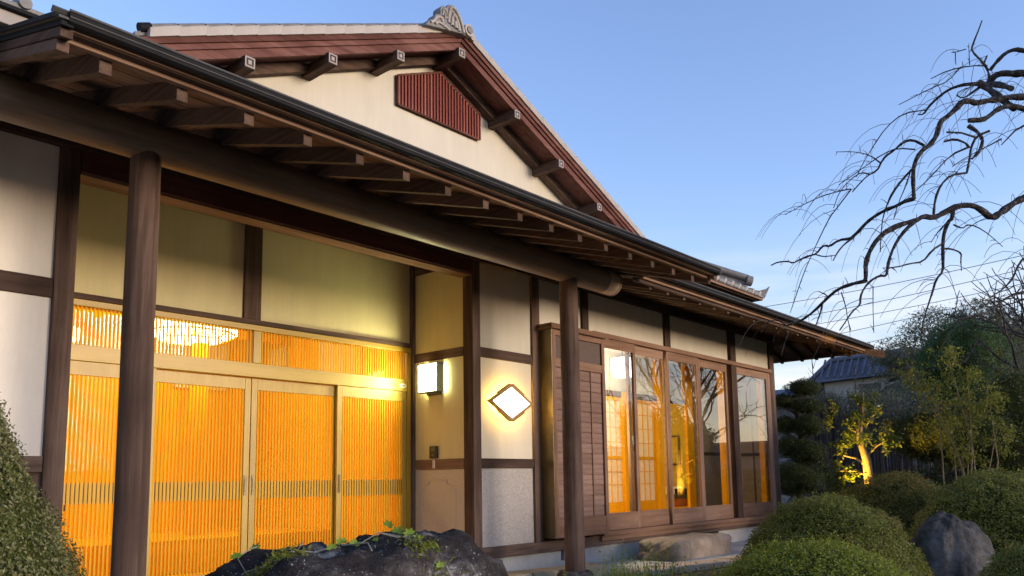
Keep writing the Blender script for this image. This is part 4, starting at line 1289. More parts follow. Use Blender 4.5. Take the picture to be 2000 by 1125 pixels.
vine([(-.36, -.16), (-.30, -.12), (-.24, -.15), (-.18, -.10), (-.12, -.12), (-.06, -.08), (0, -.12), (.05, -.09), (.10, -.13), (.15, -.11), (.20, -.16)])
vine([(-.30, -.12), (-.33, -.06), (-.31, .02), (-.29, .05)], .0016)
vine([(-.24, -.15), (-.22, -.20), (-.19, -.22)], .0015)
vine([(-.12, -.12), (-.13, -.02), (-.14, .05)], .0015)
vine([(-.16, -.02), (-.17, -.07), (-.20, -.10), (-.25, -.20)], .0022)
vine([(-.05, -.10), (.02, -.16), (.03, -.22)], .002)
vine([(.05, -.09), (.11, -.12), (.16, -.18), (.20, -.22)], .002)
lf = [(0, 0), (.45, -.18), (.95, .05), (.62, .28), (.80, .72), (.32, .60), (0, 1.1), (-.32, .60), (-.80, .72), (-.62, .28), (-.95, .05), (-.45, -.18)]
lme = MB().add([(x * .5, y * .5, .06 * abs(x)) for x, y in lf] + [(0, .2, -.02)], [(i, (i + 1) % 12, 12) for i in range(12)]).mesh("leaf", M["ivy"])
for i, (u, v, s, up_) in enumerate([(-.30, .05, .046, .014), (-.33, -.08, .04, .02), (-.14, .06, .026, .012), (-.05, -.09, .040, .012), (-.075, -.13, .034, .012), (-.015, -.11, .042, .014),
                                    (.075, -.06, .040, .015), (.10, -.09, .044, .012), (.135, -.11, .040, .012), (.155, -.13, .034, .01), (.19, -.17, .030, .01), (.17, -.20, .034, .01),
                                    (.21, -.21, .030, .01), (-.22, -.19, .03, .01), (-.19, -.21, .034, .01), (.04, -.13, .026, .01), (.20, -.14, .024, .01), (-.27, -.21, .03, .01)]):
    p = on_rock(u, v, up_)
    o = inst("leaf", lme, p, t, (R(62 + random.uniform(-22, 18)), R(random.uniform(-25, 25)), R(-38 + random.uniform(-50, 50))))
    o.scale = (s, s, s)

# mossy tufts in the hollows of the boulder
for q, (u, v, k) in enumerate([(-.20, -.20, 260), (.17, -.19, 220), (-.24, -.24, 180), (.20, -.23, 160)]):
    rgq = np.random.default_rng(40 + q)
    C = np.array([tuple(on_rock(u + rgq.normal(0, .035), v + rgq.normal(0, .025), rgq.uniform(.0, .022))) for _ in range(k)])
    V, F = leaves(C, np.tile([0, -.4, 1.0], (k, 1)), .017, .32, rg=rgq, spread=.8)
    np_mesh("tuft", V, F, M["olive"], t)["kind"] = "stuff"

# fresh weeds around the right-hand post
for q, (wx, wy, n_, hh_) in enumerate([(4.62, 3.06, 80, .44), (4.95, 3.02, 70, .46), (4.25, 3.0, 50, .36)]):
    t = thing("weed_clump", (wx, wy, 0), ["fresh green weeds before the right log post", "taller pale weed clump right of the log post", "low weeds beside the dark boulder"][q], "weeds")
    rg = np.random.default_rng(50 + q)
    s = MB(); Cs = []
    for k in range(n_):
        bx, by = wx + rg.normal(0, .13), wy + rg.normal(0, .10)
        h = hh_ * rg.uniform(.5, 1.1); lx, ly = rg.normal(0, .05, 2)
        s.tube([(bx, by, -.02), (bx + lx * .4, by + ly * .4, h * .6), (bx + lx, by + ly, h)], [.0022, .0018, .001], 4)
        for z in np.linspace(.35, 1, 7): Cs.append((bx + lx * z, by + ly * z, h * z))
    s.build("stem", M["ivy"], t)
    V, F = leaves(np.array(Cs), np.tile([0, 0, 1.0], (len(Cs), 1)), .028, .4, rg=rg)
    np_mesh("foliage", V, F, M["ivy"], t)

# step stone under the window sill
t, _ = rock("step_stone", (8.62, 4.80, .06), (.74, .25, .20), "step_rock", "long flat brown step stone below the window sill", 8.2, .07, 8.0, 2.4, 90)
# fallen leaves and moss tufts over the bed in view: ground cover
rg = np.random.default_rng(77)
k = 9000
PX, PY = rg.uniform(2.2, 12.5, k), rg.uniform(.2, 4.2, k)
C = np.stack([PX, PY, np.full(k, .015) + rg.uniform(0, .05, k)], 1)
V, F = leaves(C, np.tile([0, 0, 1.0], (k, 1)), .04, .5, rg=rg)
tag(np_mesh("ground_cover", V, F, M["azalea"]), "low mossy ground cover between the shrubs", kind="stuff")
LIMBS = [
[(6.891,-0.04,3.036,0.03),(6.848,0.004,3.111,0.029),(6.758,0.092,3.261,0.028),(6.676,0.184,3.385,0.027),(6.604,0.279,3.482,0.026),(6.54,0.378,3.554,0.025),(6.485,0.481,3.601,0.025),(6.429,0.594,3.641,0.024),(6.371,0.716,3.673,0.023),(6.336,0.79,3.69,0.023),(6.325,0.816,3.692,0.023),(6.312,0.843,3.697,0.023),(6.297,0.873,3.705,0.023),(6.285,0.899,3.708,0.022),(6.278,0.92,3.706,0.022),(6.273,0.939,3.699,0.022),(6.27,0.956,3.688,0.022),(6.27,0.968,3.675,0.022),(6.272,0.976,3.661,0.022),(6.272,0.979,3.654,0.022)],
[(6.271,0.979,3.657,0.016),(6.279,0.997,3.665,0.015),(6.296,1.033,3.682,0.014),(6.312,1.069,3.701,0.014),(6.327,1.106,3.719,0.013),(6.345,1.145,3.735,0.012),(6.365,1.187,3.746,0.011),(6.385,1.226,3.753,0.011),(6.405,1.261,3.755,0.01),(6.429,1.297,3.753,0.01),(6.456,1.335,3.747,0.009),(6.483,1.373,3.738,0.008),(6.512,1.409,3.728,0.008),(6.538,1.439,3.715,0.007),(6.562,1.462,3.702,0.007),(6.576,1.484,3.698,0.006),(6.582,1.504,3.707,0.006),(6.585,1.515,3.712,0.006)],
[(6.929,-0.027,2.908,0.037),(6.858,0.024,2.973,0.035),(6.713,0.125,3.1,0.032),(6.572,0.233,3.208,0.029),(6.435,0.35,3.297,0.027),(6.32,0.457,3.356,0.025),(6.228,0.555,3.386,0.024),(6.15,0.642,3.402,0.023),(6.087,0.718,3.403,0.022),(6.039,0.775,3.404,0.021),(6.006,0.814,3.405,0.02),(5.978,0.849,3.402,0.02),(5.955,0.879,3.394,0.02),(5.933,0.906,3.39,0.019),(5.914,0.929,3.387,0.019),(5.894,0.955,3.382,0.019),(5.872,0.984,3.375,0.018),(5.852,1.006,3.375,0.018),(5.832,1.023,3.383,0.018),(5.815,1.04,3.386,0.018),(5.802,1.056,3.383,0.018),(5.79,1.073,3.371,0.017),(5.779,1.092,3.347,0.017),(5.767,1.111,3.326,0.017),(5.754,1.131,3.305,0.017),(5.74,1.153,3.285,0.016),(5.725,1.176,3.265,0.016),(5.716,1.189,3.246,0.016),(5.713,1.194,3.229,0.016),(5.708,1.201,3.205,0.015),(5.701,1.209,3.173,0.015),(5.692,1.223,3.142,0.015),(5.679,1.242,3.112,0.015),(5.666,1.261,3.09,0.014),(5.653,1.279,3.078,0.014),(5.641,1.296,3.058,0.014),(5.629,1.313,3.032,0.014),(5.619,1.327,3.003,0.013),(5.611,1.337,2.971,0.013),(5.603,1.344,2.935,0.013),(5.596,1.347,2.892,0.013),(5.588,1.348,2.843,0.012),(5.579,1.348,2.786,0.012),(5.574,1.347,2.75,0.012),(5.572,1.344,2.735,0.012),(5.571,1.343,2.728,0.011)],
[(5.571,1.343,2.728,0.014),(5.573,1.357,2.729,0.013),(5.578,1.386,2.73,0.013),(5.584,1.413,2.727,0.013),(5.592,1.441,2.72,0.012),(5.599,1.474,2.714,0.012),(5.607,1.514,2.71,0.012),(5.615,1.553,2.703,0.011),(5.624,1.591,2.693,0.011),(5.632,1.624,2.682,0.011),(5.641,1.653,2.669,0.01),(5.65,1.681,2.654,0.01),(5.661,1.708,2.637,0.01),(5.67,1.734,2.62,0.01),(5.679,1.761,2.604,0.009),(5.685,1.781,2.593,0.009),(5.689,1.796,2.587,0.009),(5.691,1.822,2.586,0.009),(5.692,1.859,2.59,0.009),(5.696,1.896,2.584,0.008),(5.704,1.934,2.569,0.008),(5.706,1.958,2.565,0.008),(5.705,1.966,2.571,0.008),(5.705,1.979,2.574,0.008),(5.706,1.996,2.573,0.008),(5.711,2.016,2.562,0.007),(5.72,2.04,2.542,0.007),(5.725,2.066,2.531,0.007),(5.725,2.096,2.529,0.007),(5.727,2.126,2.526,0.007),(5.729,2.156,2.52,0.006),(5.731,2.186,2.512,0.006),(5.734,2.215,2.503,0.006),(5.733,2.237,2.504,0.006),(5.731,2.253,2.514,0.006),(5.728,2.28,2.521,0.006),(5.726,2.319,2.526,0.005),(5.725,2.352,2.524,0.005),(5.726,2.379,2.517,0.005),(5.727,2.392,2.513,0.005)],
[(5.615,1.753,2.567,0.009),(5.604,1.766,2.555,0.008),(5.583,1.791,2.532,0.007),(5.564,1.813,2.507,0.006),(5.548,1.832,2.479,0.005),(5.533,1.847,2.45,0.005),(5.52,1.86,2.42,0.004),(5.514,1.867,2.404,0.004)],
[(5.741,2.058,2.531,0.006),(5.737,2.045,2.524,0.006),(5.73,2.019,2.51,0.005),(5.722,1.994,2.501,0.005),(5.713,1.967,2.496,0.004),(5.705,1.943,2.492,0.004),(5.698,1.922,2.489,0.003),(5.694,1.912,2.487,0.003)],
[(7.005,0.002,2.614,0.037),(6.926,0.053,2.678,0.035),(6.763,0.154,2.804,0.032),(6.628,0.259,2.883,0.03),(6.514,0.37,2.916,0.029),(6.41,0.484,2.913,0.027),(6.312,0.601,2.873,0.026),(6.229,0.7,2.826,0.024),(6.162,0.781,2.773,0.023),(6.119,0.831,2.741,0.023),(6.101,0.852,2.73,0.023),(6.082,0.874,2.713,0.022),(6.06,0.899,2.691,0.022),(6.039,0.924,2.669,0.022),(6.017,0.948,2.647,0.021),(6.002,0.966,2.631,0.021),(5.992,0.976,2.622,0.021),(5.981,0.988,2.62,0.021),(5.966,1,2.624,0.021),(5.948,1.011,2.634,0.021),(5.927,1.021,2.649,0.02),(5.9,1.036,2.664,0.02),(5.87,1.055,2.679,0.02),(5.84,1.079,2.687,0.02),(5.809,1.108,2.686,0.019),(5.783,1.133,2.681,0.019),(5.76,1.156,2.672,0.019),(5.736,1.181,2.657,0.018),(5.711,1.208,2.637,0.018),(5.688,1.232,2.62,0.018),(5.669,1.252,2.607,0.018),(5.645,1.274,2.603,0.017),(5.615,1.297,2.608,0.017),(5.593,1.318,2.603,0.017),(5.576,1.335,2.587,0.017),(5.552,1.357,2.574,0.017),(5.522,1.386,2.565,0.016),(5.491,1.415,2.552,0.016),(5.461,1.443,2.536,0.016),(5.432,1.471,2.516,0.015),(5.404,1.497,2.494,0.015),(5.379,1.519,2.466,0.015),(5.356,1.539,2.435,0.015),(5.335,1.555,2.4,0.014),(5.315,1.568,2.364,0.014),(5.298,1.577,2.329,0.014),(5.284,1.583,2.297,0.014),(5.27,1.585,2.262,0.013),(5.257,1.583,2.224,0.013),(5.247,1.582,2.194,0.013),(5.238,1.582,2.172,0.013),(5.234,1.582,2.161,0.013)],
[(5.234,1.582,2.161,0.013),(5.255,1.611,2.165,0.012),(5.296,1.669,2.172,0.012),(5.335,1.725,2.175,0.011),(5.374,1.779,2.175,0.011),(5.415,1.833,2.167,0.01),(5.46,1.887,2.151,0.01),(5.511,1.947,2.13,0.009),(5.567,2.013,2.104,0.009),(5.617,2.078,2.081,0.008),(5.662,2.143,2.063,0.008),(5.703,2.208,2.051,0.007),(5.739,2.276,2.048,0.007),(5.757,2.311,2.047,0.006)],
[(5.757,2.311,2.047,0.006),(5.757,2.331,2.061,0.005),(5.756,2.371,2.091,0.005),(5.754,2.41,2.102,0.004),(5.756,2.448,2.096,0.004),(5.762,2.481,2.075,0.003),(5.775,2.511,2.042,0.003),(5.782,2.526,2.024,0.003)],
[(5.422,1.316,2.534,0.013),(5.413,1.328,2.522,0.012),(5.396,1.352,2.497,0.012),(5.379,1.375,2.468,0.011),(5.362,1.397,2.434,0.011),(5.346,1.417,2.396,0.01),(5.33,1.435,2.353,0.009),(5.316,1.449,2.309,0.009),(5.303,1.458,2.266,0.009),(5.293,1.464,2.228,0.008),(5.285,1.467,2.196,0.008),(5.276,1.477,2.182,0.008),(5.26,1.494,2.185,0.008),(5.243,1.514,2.177,0.007),(5.223,1.537,2.16,0.007),(5.206,1.557,2.139,0.007),(5.191,1.573,2.114,0.006),(5.179,1.586,2.088,0.006),(5.169,1.594,2.062,0.006),(5.161,1.598,2.036,0.006),(5.154,1.597,2.01,0.006),(5.143,1.607,1.987,0.005),(5.126,1.627,1.967,0.005),(5.108,1.644,1.942,0.005),(5.092,1.66,1.912,0.004),(5.075,1.675,1.881,0.004),(5.058,1.691,1.851,0.004),(5.049,1.698,1.836,0.004)],
[(5.929,1.201,2.711,0.014),(5.927,1.203,2.695,0.014),(5.924,1.207,2.662,0.013),(5.921,1.215,2.642,0.013),(5.915,1.226,2.634,0.013),(5.909,1.238,2.613,0.012),(5.902,1.251,2.577,0.012),(5.896,1.261,2.541,0.011),(5.892,1.267,2.504,0.011),(5.887,1.271,2.46,0.01),(5.881,1.273,2.409,0.01),(5.876,1.275,2.359,0.009),(5.87,1.277,2.31,0.009),(5.862,1.288,2.272,0.008),(5.85,1.309,2.247,0.008),(5.839,1.326,2.21,0.008),(5.829,1.339,2.161,0.007),(5.815,1.356,2.105,0.006),(5.799,1.376,2.04,0.006),(5.785,1.391,1.987,0.005),(5.774,1.401,1.944,0.005),(5.766,1.406,1.91,0.005),(5.762,1.407,1.885,0.004),(5.759,1.407,1.873,0.004)],
[(5.874,1.267,2.477,0.009),(5.855,1.279,2.464,0.008),(5.817,1.304,2.439,0.007),(5.778,1.327,2.403,0.007),(5.737,1.349,2.358,0.006),(5.698,1.373,2.333,0.006),(5.656,1.399,2.325,0.005),(5.609,1.428,2.313,0.005),(5.557,1.459,2.295,0.004),(5.508,1.489,2.284,0.004),(5.46,1.516,2.277,0.003),(5.436,1.529,2.274,0.003)],
[(5.882,1.271,2.443,0.007),(5.895,1.262,2.444,0.007),(5.922,1.244,2.446,0.006),(5.954,1.223,2.442,0.006),(5.994,1.201,2.431,0.005),(6.022,1.193,2.416,0.005),(6.046,1.202,2.397,0.004),(6.075,1.21,2.373,0.004),(6.111,1.218,2.344,0.003),(6.129,1.222,2.329,0.003)],
[(5.942,1.238,2.639,0.007),(5.934,1.247,2.628,0.006),(5.918,1.265,2.605,0.005),(5.905,1.281,2.584,0.005),(5.894,1.294,2.566,0.004),(5.88,1.309,2.541,0.003),(5.863,1.326,2.508,0.003),(5.855,1.334,2.492,0.002)],
[(5.955,1.21,2.613,0.006),(5.972,1.201,2.607,0.006),(6.007,1.181,2.597,0.006),(6.028,1.165,2.598,0.005),(6.041,1.155,2.613,0.005),(6.061,1.139,2.619,0.005),(6.092,1.117,2.616,0.005),(6.133,1.093,2.603,0.004),(6.188,1.065,2.579,0.004),(6.246,1.039,2.549,0.003),(6.307,1.013,2.515,0.003),(6.338,1,2.497,0.003)],
[(5.816,1.295,2.664,0.009),(5.828,1.294,2.693,0.008),(5.851,1.291,2.751,0.008),(5.875,1.283,2.808,0.008),(5.901,1.268,2.863,0.008),(5.93,1.247,2.91,0.007),(5.962,1.219,2.949,0.007),(5.999,1.185,2.973,0.007),(6.046,1.146,2.982,0.007),(6.069,1.126,2.987,0.007)],
[(6.07,1.126,2.985,0.008),(6.077,1.122,3.011,0.008),(6.09,1.112,3.064,0.008),(6.102,1.105,3.11,0.008),(6.111,1.1,3.149,0.008),(6.122,1.089,3.191,0.008),(6.136,1.072,3.233,0.008),(6.156,1.046,3.263,0.008),(6.185,1.01,3.28,0.009),(6.2,0.991,3.289,0.009)],
[(6.955,-0.018,2.811,0.028),(6.876,0.04,2.876,0.026),(6.714,0.153,3.002,0.024),(6.553,0.281,3.106,0.022),(6.391,0.424,3.186,0.02),(6.27,0.531,3.237,0.019),(6.194,0.603,3.261,0.018),(6.123,0.669,3.282,0.018),(6.058,0.729,3.301,0.017),(6.012,0.769,3.314,0.017),(5.988,0.79,3.322,0.017),(5.965,0.812,3.326,0.016),(5.944,0.834,3.326,0.016),(5.924,0.858,3.32,0.016),(5.906,0.881,3.309,0.016),(5.89,0.903,3.293,0.016),(5.875,0.923,3.273,0.015),(5.862,0.942,3.257,0.015),(5.849,0.959,3.245,0.015),(5.827,0.984,3.239,0.015),(5.795,1.017,3.237,0.015),(5.779,1.034,3.236,0.014)],
[(5.79,1.04,3.205,0.014),(5.791,1.027,3.19,0.013),(5.792,1.002,3.161,0.011),(5.793,0.984,3.134,0.01),(5.795,0.972,3.109,0.01),(5.795,0.97,3.081,0.009),(5.793,0.977,3.05,0.008),(5.787,0.994,3.019,0.007),(5.776,1.021,2.985,0.006),(5.77,1.035,2.969,0.006)],
[(7.094,0.044,2.179,0.023),(6.959,0.107,2.246,0.02),(6.685,0.229,2.373,0.017),(6.437,0.365,2.439,0.014),(6.197,0.516,2.444,0.011),(6.001,0.644,2.402,0.01),(5.832,0.749,2.31,0.008),(5.729,0.809,2.245,0.007),(5.689,0.826,2.205,0.007),(5.655,0.837,2.168,0.006),(5.627,0.844,2.135,0.006),(5.591,0.857,2.098,0.006),(5.546,0.877,2.06,0.005),(5.498,0.901,2.026,0.005),(5.448,0.927,1.998,0.004),(5.423,0.94,1.984,0.004)],
[(7.116,0.058,2.043,0.021),(6.985,0.136,2.084,0.019),(6.72,0.29,2.161,0.016),(6.482,0.438,2.19,0.013),(6.263,0.58,2.171,0.011),(6.079,0.696,2.138,0.01),(5.929,0.788,2.091,0.009),(5.828,0.848,2.06,0.008),(5.777,0.878,2.046,0.008),(5.725,0.907,2.023,0.007),(5.672,0.935,1.988,0.007),(5.63,0.955,1.96,0.007),(5.601,0.968,1.938,0.006),(5.561,0.99,1.92,0.006),(5.507,1.018,1.907,0.006),(5.437,1.055,1.887,0.005),(5.352,1.098,1.862,0.005),(5.309,1.119,1.849,0.005)],
[(6.272,0.99,3.651,0.022),(6.25,0.973,3.638,0.021),(6.205,0.939,3.613,0.02),(6.162,0.906,3.582,0.019),(6.12,0.874,3.547,0.018),(6.084,0.848,3.516,0.018),(6.056,0.828,3.49,0.017),(6.042,0.818,3.478,0.017)],
[(6.165,1.016,3.633,0.022),(6.152,0.997,3.607,0.022),(6.125,0.96,3.554,0.021),(6.096,0.921,3.494,0.021),(6.062,0.88,3.429,0.021),(6.034,0.846,3.376,0.021),(6.011,0.819,3.337,0.021),(6,0.806,3.317,0.021)],
[(6.272,0.979,3.654,0.011),(6.276,0.978,3.677,0.011),(6.284,0.976,3.724,0.01),(6.289,0.982,3.768,0.009),(6.293,0.996,3.809,0.009),(6.298,1.021,3.86,0.008),(6.304,1.055,3.921,0.007),(6.307,1.07,3.961,0.007),(6.31,1.066,3.982,0.006),(6.321,1.051,4.027,0.006),(6.339,1.026,4.095,0.005),(6.35,1.01,4.141,0.004),(6.356,1.002,4.165,0.004),(6.359,0.998,4.177,0.004)],
[(6.268,0.979,3.789,0.006),(6.29,1.007,3.808,0.006),(6.334,1.065,3.847,0.005),(6.388,1.135,3.886,0.005),(6.452,1.219,3.924,0.004),(6.513,1.298,3.951,0.004),(6.574,1.371,3.968,0.003),(6.604,1.409,3.976,0.003)],
[(6.239,0.961,3.737,0.011),(6.239,0.95,3.748,0.011),(6.239,0.928,3.771,0.012),(6.24,0.903,3.794,0.012),(6.242,0.874,3.818,0.013),(6.247,0.846,3.833,0.013),(6.255,0.819,3.839,0.014),(6.265,0.794,3.837,0.014),(6.279,0.77,3.827,0.014),(6.315,0.704,3.803,0.015),(6.371,0.598,3.765,0.017),(6.453,0.471,3.685,0.019),(6.559,0.323,3.562,0.021),(6.681,0.177,3.393,0.023),(6.818,0.03,3.176,0.026),(6.881,-0.043,3.067,0.028)],
[(6.299,0.998,3.836,0.007),(6.331,0.983,3.892,0.005)],
[(6.282,1.087,3.842,0.004),(6.312,1.086,4.015,0.002)],
[(6.322,1.108,3.985,0.004),(6.38,1.19,4.016,0.003),(6.394,1.213,4.029,0.003)],
[(6.402,1.191,4.022,0.004),(6.425,1.2,3.97,0.003),(6.436,1.2,3.945,0.003)],
[(6.174,1.02,3.611,0.008),(6.169,1.032,3.602,0.007),(6.158,1.057,3.583,0.007),(6.147,1.083,3.565,0.006),(6.134,1.11,3.55,0.005),(6.118,1.132,3.55,0.005),(6.097,1.149,3.565,0.005),(6.085,1.139,3.577,0.004),(6.072,1.098,3.582,0.004),(6.065,1.078,3.584,0.003)],
[(6.272,1.143,3.841,0.004),(6.299,1.169,3.834,0.004),(6.352,1.221,3.819,0.004),(6.396,1.279,3.816,0.004),(6.432,1.343,3.826,0.004),(6.49,1.442,3.836,0.003),(6.569,1.58,3.842,0.003),(6.607,1.652,3.845,0.003)],
[(6.499,1.44,3.695,0.006),(6.48,1.475,3.693,0.005),(6.441,1.543,3.689,0.005),(6.411,1.608,3.665,0.005),(6.39,1.668,3.619,0.004),(6.375,1.722,3.563,0.004),(6.363,1.77,3.497,0.004),(6.353,1.812,3.436,0.003),(6.344,1.849,3.379,0.003),(6.337,1.881,3.325,0.003),(6.33,1.909,3.272,0.003),(6.327,1.923,3.246,0.003)],
[(5.762,1.304,3.14,0.01),(5.763,1.321,3.156,0.009),(5.765,1.357,3.189,0.009),(5.77,1.39,3.206,0.008),(5.778,1.422,3.209,0.008),(5.791,1.456,3.202,0.008),(5.809,1.492,3.188,0.007),(5.824,1.525,3.177,0.007),(5.836,1.556,3.17,0.007),(5.85,1.583,3.157,0.007),(5.867,1.607,3.14,0.006),(5.882,1.626,3.123,0.006),(5.895,1.64,3.109,0.006),(5.907,1.667,3.097,0.006),(5.919,1.708,3.09,0.005),(5.933,1.745,3.078,0.005),(5.949,1.779,3.061,0.005),(5.964,1.811,3.043,0.005),(5.98,1.841,3.025,0.004),(5.988,1.856,3.015,0.004)],
[(5.978,1.861,3.039,0.005),(5.997,1.89,3.047,0.005),(6.036,1.951,3.063,0.005),(6.079,2.019,3.077,0.004),(6.126,2.096,3.091,0.004),(6.178,2.179,3.1,0.004),(6.234,2.268,3.104,0.004),(6.294,2.366,3.104,0.003),(6.359,2.472,3.101,0.003),(6.391,2.526,3.099,0.003)],
[(5.897,1.624,3.149,0.005),(5.913,1.645,3.174,0.005),(5.945,1.688,3.226,0.004),(5.98,1.742,3.273,0.004),(6.02,1.808,3.318,0.004),(6.063,1.88,3.358,0.003),(6.108,1.957,3.392,0.003),(6.13,1.996,3.41,0.003)],
[(5.979,1.861,3.035,0.005),(5.974,1.883,3.008,0.004),(5.962,1.926,2.955,0.004),(5.952,1.963,2.908,0.004),(5.942,1.997,2.867,0.004),(5.933,2.028,2.819,0.004),(5.926,2.059,2.763,0.004),(5.918,2.092,2.699,0.004),(5.908,2.127,2.628,0.003),(5.899,2.16,2.559,0.003),(5.889,2.191,2.494,0.003),(5.875,2.234,2.386,0.003),(5.855,2.289,2.233,0.003),(5.843,2.315,2.156,0.002)],
[(5.899,1.701,3.086,0.004),(5.897,1.714,3.093,0.004),(5.893,1.739,3.106,0.004),(5.893,1.772,3.106,0.004),(5.898,1.812,3.093,0.004),(5.908,1.856,3.07,0.003),(5.922,1.906,3.036,0.003),(5.94,1.946,2.995,0.003),(5.963,1.977,2.947,0.003),(5.975,1.993,2.923,0.003)],
[(5.754,1.36,3.126,0.005),(5.763,1.387,3.139,0.005),(5.78,1.441,3.165,0.005),(5.8,1.494,3.181,0.004),(5.823,1.548,3.187,0.004),(5.862,1.627,3.18,0.004),(5.919,1.733,3.159,0.003),(5.969,1.829,3.139,0.003),(6.011,1.917,3.121,0.003),(6.031,1.961,3.111,0.003)],
[(5.605,1.355,2.94,0.008),(5.602,1.368,2.927,0.007),(5.597,1.395,2.901,0.007),(5.592,1.426,2.867,0.007),(5.587,1.461,2.824,0.006),(5.584,1.49,2.78,0.006),(5.582,1.514,2.735,0.005),(5.582,1.534,2.687,0.005),(5.584,1.551,2.635,0.004),(5.588,1.565,2.564,0.004),(5.594,1.578,2.471,0.003),(5.596,1.584,2.425,0.003)],
[(5.608,1.365,2.926,0.005),(5.605,1.373,2.902,0.005),(5.601,1.39,2.855,0.004),(5.595,1.409,2.808,0.004),(5.587,1.43,2.761,0.003),(5.58,1.45,2.709,0.003),(5.573,1.469,2.653,0.003),(5.569,1.478,2.624,0.002)],
[(5.786,1.188,3.141,0.007),(5.799,1.175,3.145,0.007),(5.823,1.148,3.154,0.008),(5.851,1.122,3.153,0.008),(5.883,1.098,3.142,0.008),(5.905,1.084,3.132,0.008),(5.918,1.08,3.123,0.008),(5.924,1.077,3.118,0.008)],
[(5.928,1.07,3.113,0.007),(5.907,1.095,3.1,0.006),(5.867,1.144,3.074,0.006),(5.829,1.19,3.031,0.005),(5.793,1.234,2.973,0.004),(5.763,1.271,2.924,0.004),(5.738,1.3,2.886,0.004),(5.707,1.336,2.843,0.003),(5.67,1.379,2.796,0.003),(5.651,1.4,2.772,0.003)],
[(5.679,1.146,3.158,0.007),(5.792,1.084,3.171,0.007),(5.918,1.025,3.161,0.007)],
[(5.925,0.996,3.155,0.013),(5.923,0.995,3.144,0.012),(5.92,0.992,3.124,0.011),(5.911,0.998,3.093,0.01),(5.896,1.014,3.051,0.008),(5.882,1.03,3.024,0.006),(5.868,1.046,3.011,0.005),(5.862,1.053,3.004,0.005)],
[(6.14,0.782,3.242,0.008),(6.073,0.828,3.197,0.007),(5.966,0.894,3.086,0.004)],
[(6.047,0.903,3.156,0.005),(6.026,0.922,3.141,0.005),(5.984,0.959,3.111,0.004),(5.931,1.004,3.076,0.004),(5.869,1.056,3.035,0.003),(5.818,1.099,2.997,0.003),(5.777,1.132,2.963,0.003),(5.757,1.148,2.945,0.002)],
[(5.522,1.979,2.21,0.003),(5.485,1.924,2.172,0.004),(5.46,1.89,2.145,0.004)],
[(5.546,1.971,2.116,0.008),(5.551,1.988,2.064,0.006),(5.553,2.027,1.979,0.004)],
[(5.387,1.785,2.149,0.004),(5.384,1.778,2.123,0.004),(5.379,1.765,2.072,0.004),(5.373,1.755,2.024,0.003),(5.366,1.751,1.98,0.003),(5.36,1.744,1.938,0.003),(5.354,1.734,1.899,0.003),(5.351,1.73,1.879,0.003)],
[(5.253,1.544,2.127,0.004),(5.278,1.562,1.98,0.003),(5.301,1.574,1.836,0.003)]]
WIRES = [((33.0, 19.04, 8.28), (33.0, 0.37, 8.97)), ((34.2, 19.78, 7.66), (34.2, 0.42, 8.85)), ((35.4, 20.49, 7.53), (35.4, 0.49, 8.5)), ((36.6, 21.23, 6.73), (36.6, 0.52, 8.67)), ((37.8, 21.96, 6.01), (37.8, 0.58, 8.46))]

# ------------------------------------------------------------------ the weeping tree at the right
t = thing("weeping_tree", (7.25, -.1, 0), "bare weeping tree whose crooked drooping branches hang in from the right", "tree")
MB().tube([(7.28, -.12, -.05), (7.22, -.08, .5), (7.12, -.02, 1.3), (7.16, .04, 2.1), (7.0, .0, 2.75), (6.93, -.03, 3.1)], [.17, .14, .12, .11, .09, .06], 14).build("trunk", M["bark"], t)
rg = np.random.default_rng(99)
tw = MB()
def wiggle(a, amp):
    return a + Vector(rg.normal(0, amp, 3))
for row in LIMBS:
    pts = [Vector(p[:3]) for p in row]; rad = [p[3] for p in row]
    big = rad[0] > .009
    jr = [r * (1.02 if r > .006 else 1) * (1 + rg.uniform(-.18, .18)) for r in rad]
    MB().tube(pts, jr, 9 if big else 6).build("branch", M["bark"], t)
    L = sum((b - a).length for a, b in zip(pts[:-1], pts[1:]))
    # short spurs and long hanging shoots off every limb
    for a, b, r in zip(pts[:-1], pts[1:], rad):
        seg = (b - a).length
        m = rg.poisson(seg * (17 if big else 13))
        for _ in range(m):
            p = a.lerp(b, rg.uniform(0, 1))
            d = Vector(rg.normal(0, 1, 3)); d.normalize()
            if rg.uniform() < .55:
                l = rg.uniform(.015, .07)
                tw.tube([p, p + d * l * .5 + Vector((0, 0, .006)), p + d * l], [.0026, .0022, .0014], 4)
            else:
                l = rg.uniform(.10, .58)
                d.z = abs(d.z) * .5
                d = (d + Vector((-.35, .45, .15))).normalized()
                q = [p]
                v = d * .6
                for s in range(6):
                    v = v + Vector((0, 0, -.19))
                    q.append(q[-1] + v.normalized() * l / 6)
                r0 = rg.uniform(.0018, .0027)
                tw.tube(q, [r0 - (r0 - .0012) * s / 6 for s in range(7)], 4)
tw.build("twigs", M["twig"], t)

def tree_limbs(parent, base, top, r, n, spread, seed, mat="bark", name="limb"):
    rg = np.random.default_rng(seed)
    b, tp = Vector(base), Vector(top)
    for k in range(n):
        f = rg.uniform(.3, .95)
        p = b.lerp(tp, f)
        d = Vector((rg.normal(0, 1), rg.normal(0, 1), rg.uniform(.2, .8))); d.normalize()
        l = spread * rg.uniform(.5, 1)
        MB().tube([p, p + d * l * .5 + Vector((0, 0, -.05 * l)), p + d * l], [r * .45, r * .3, r * .12], 6).build(name, M[mat], parent)

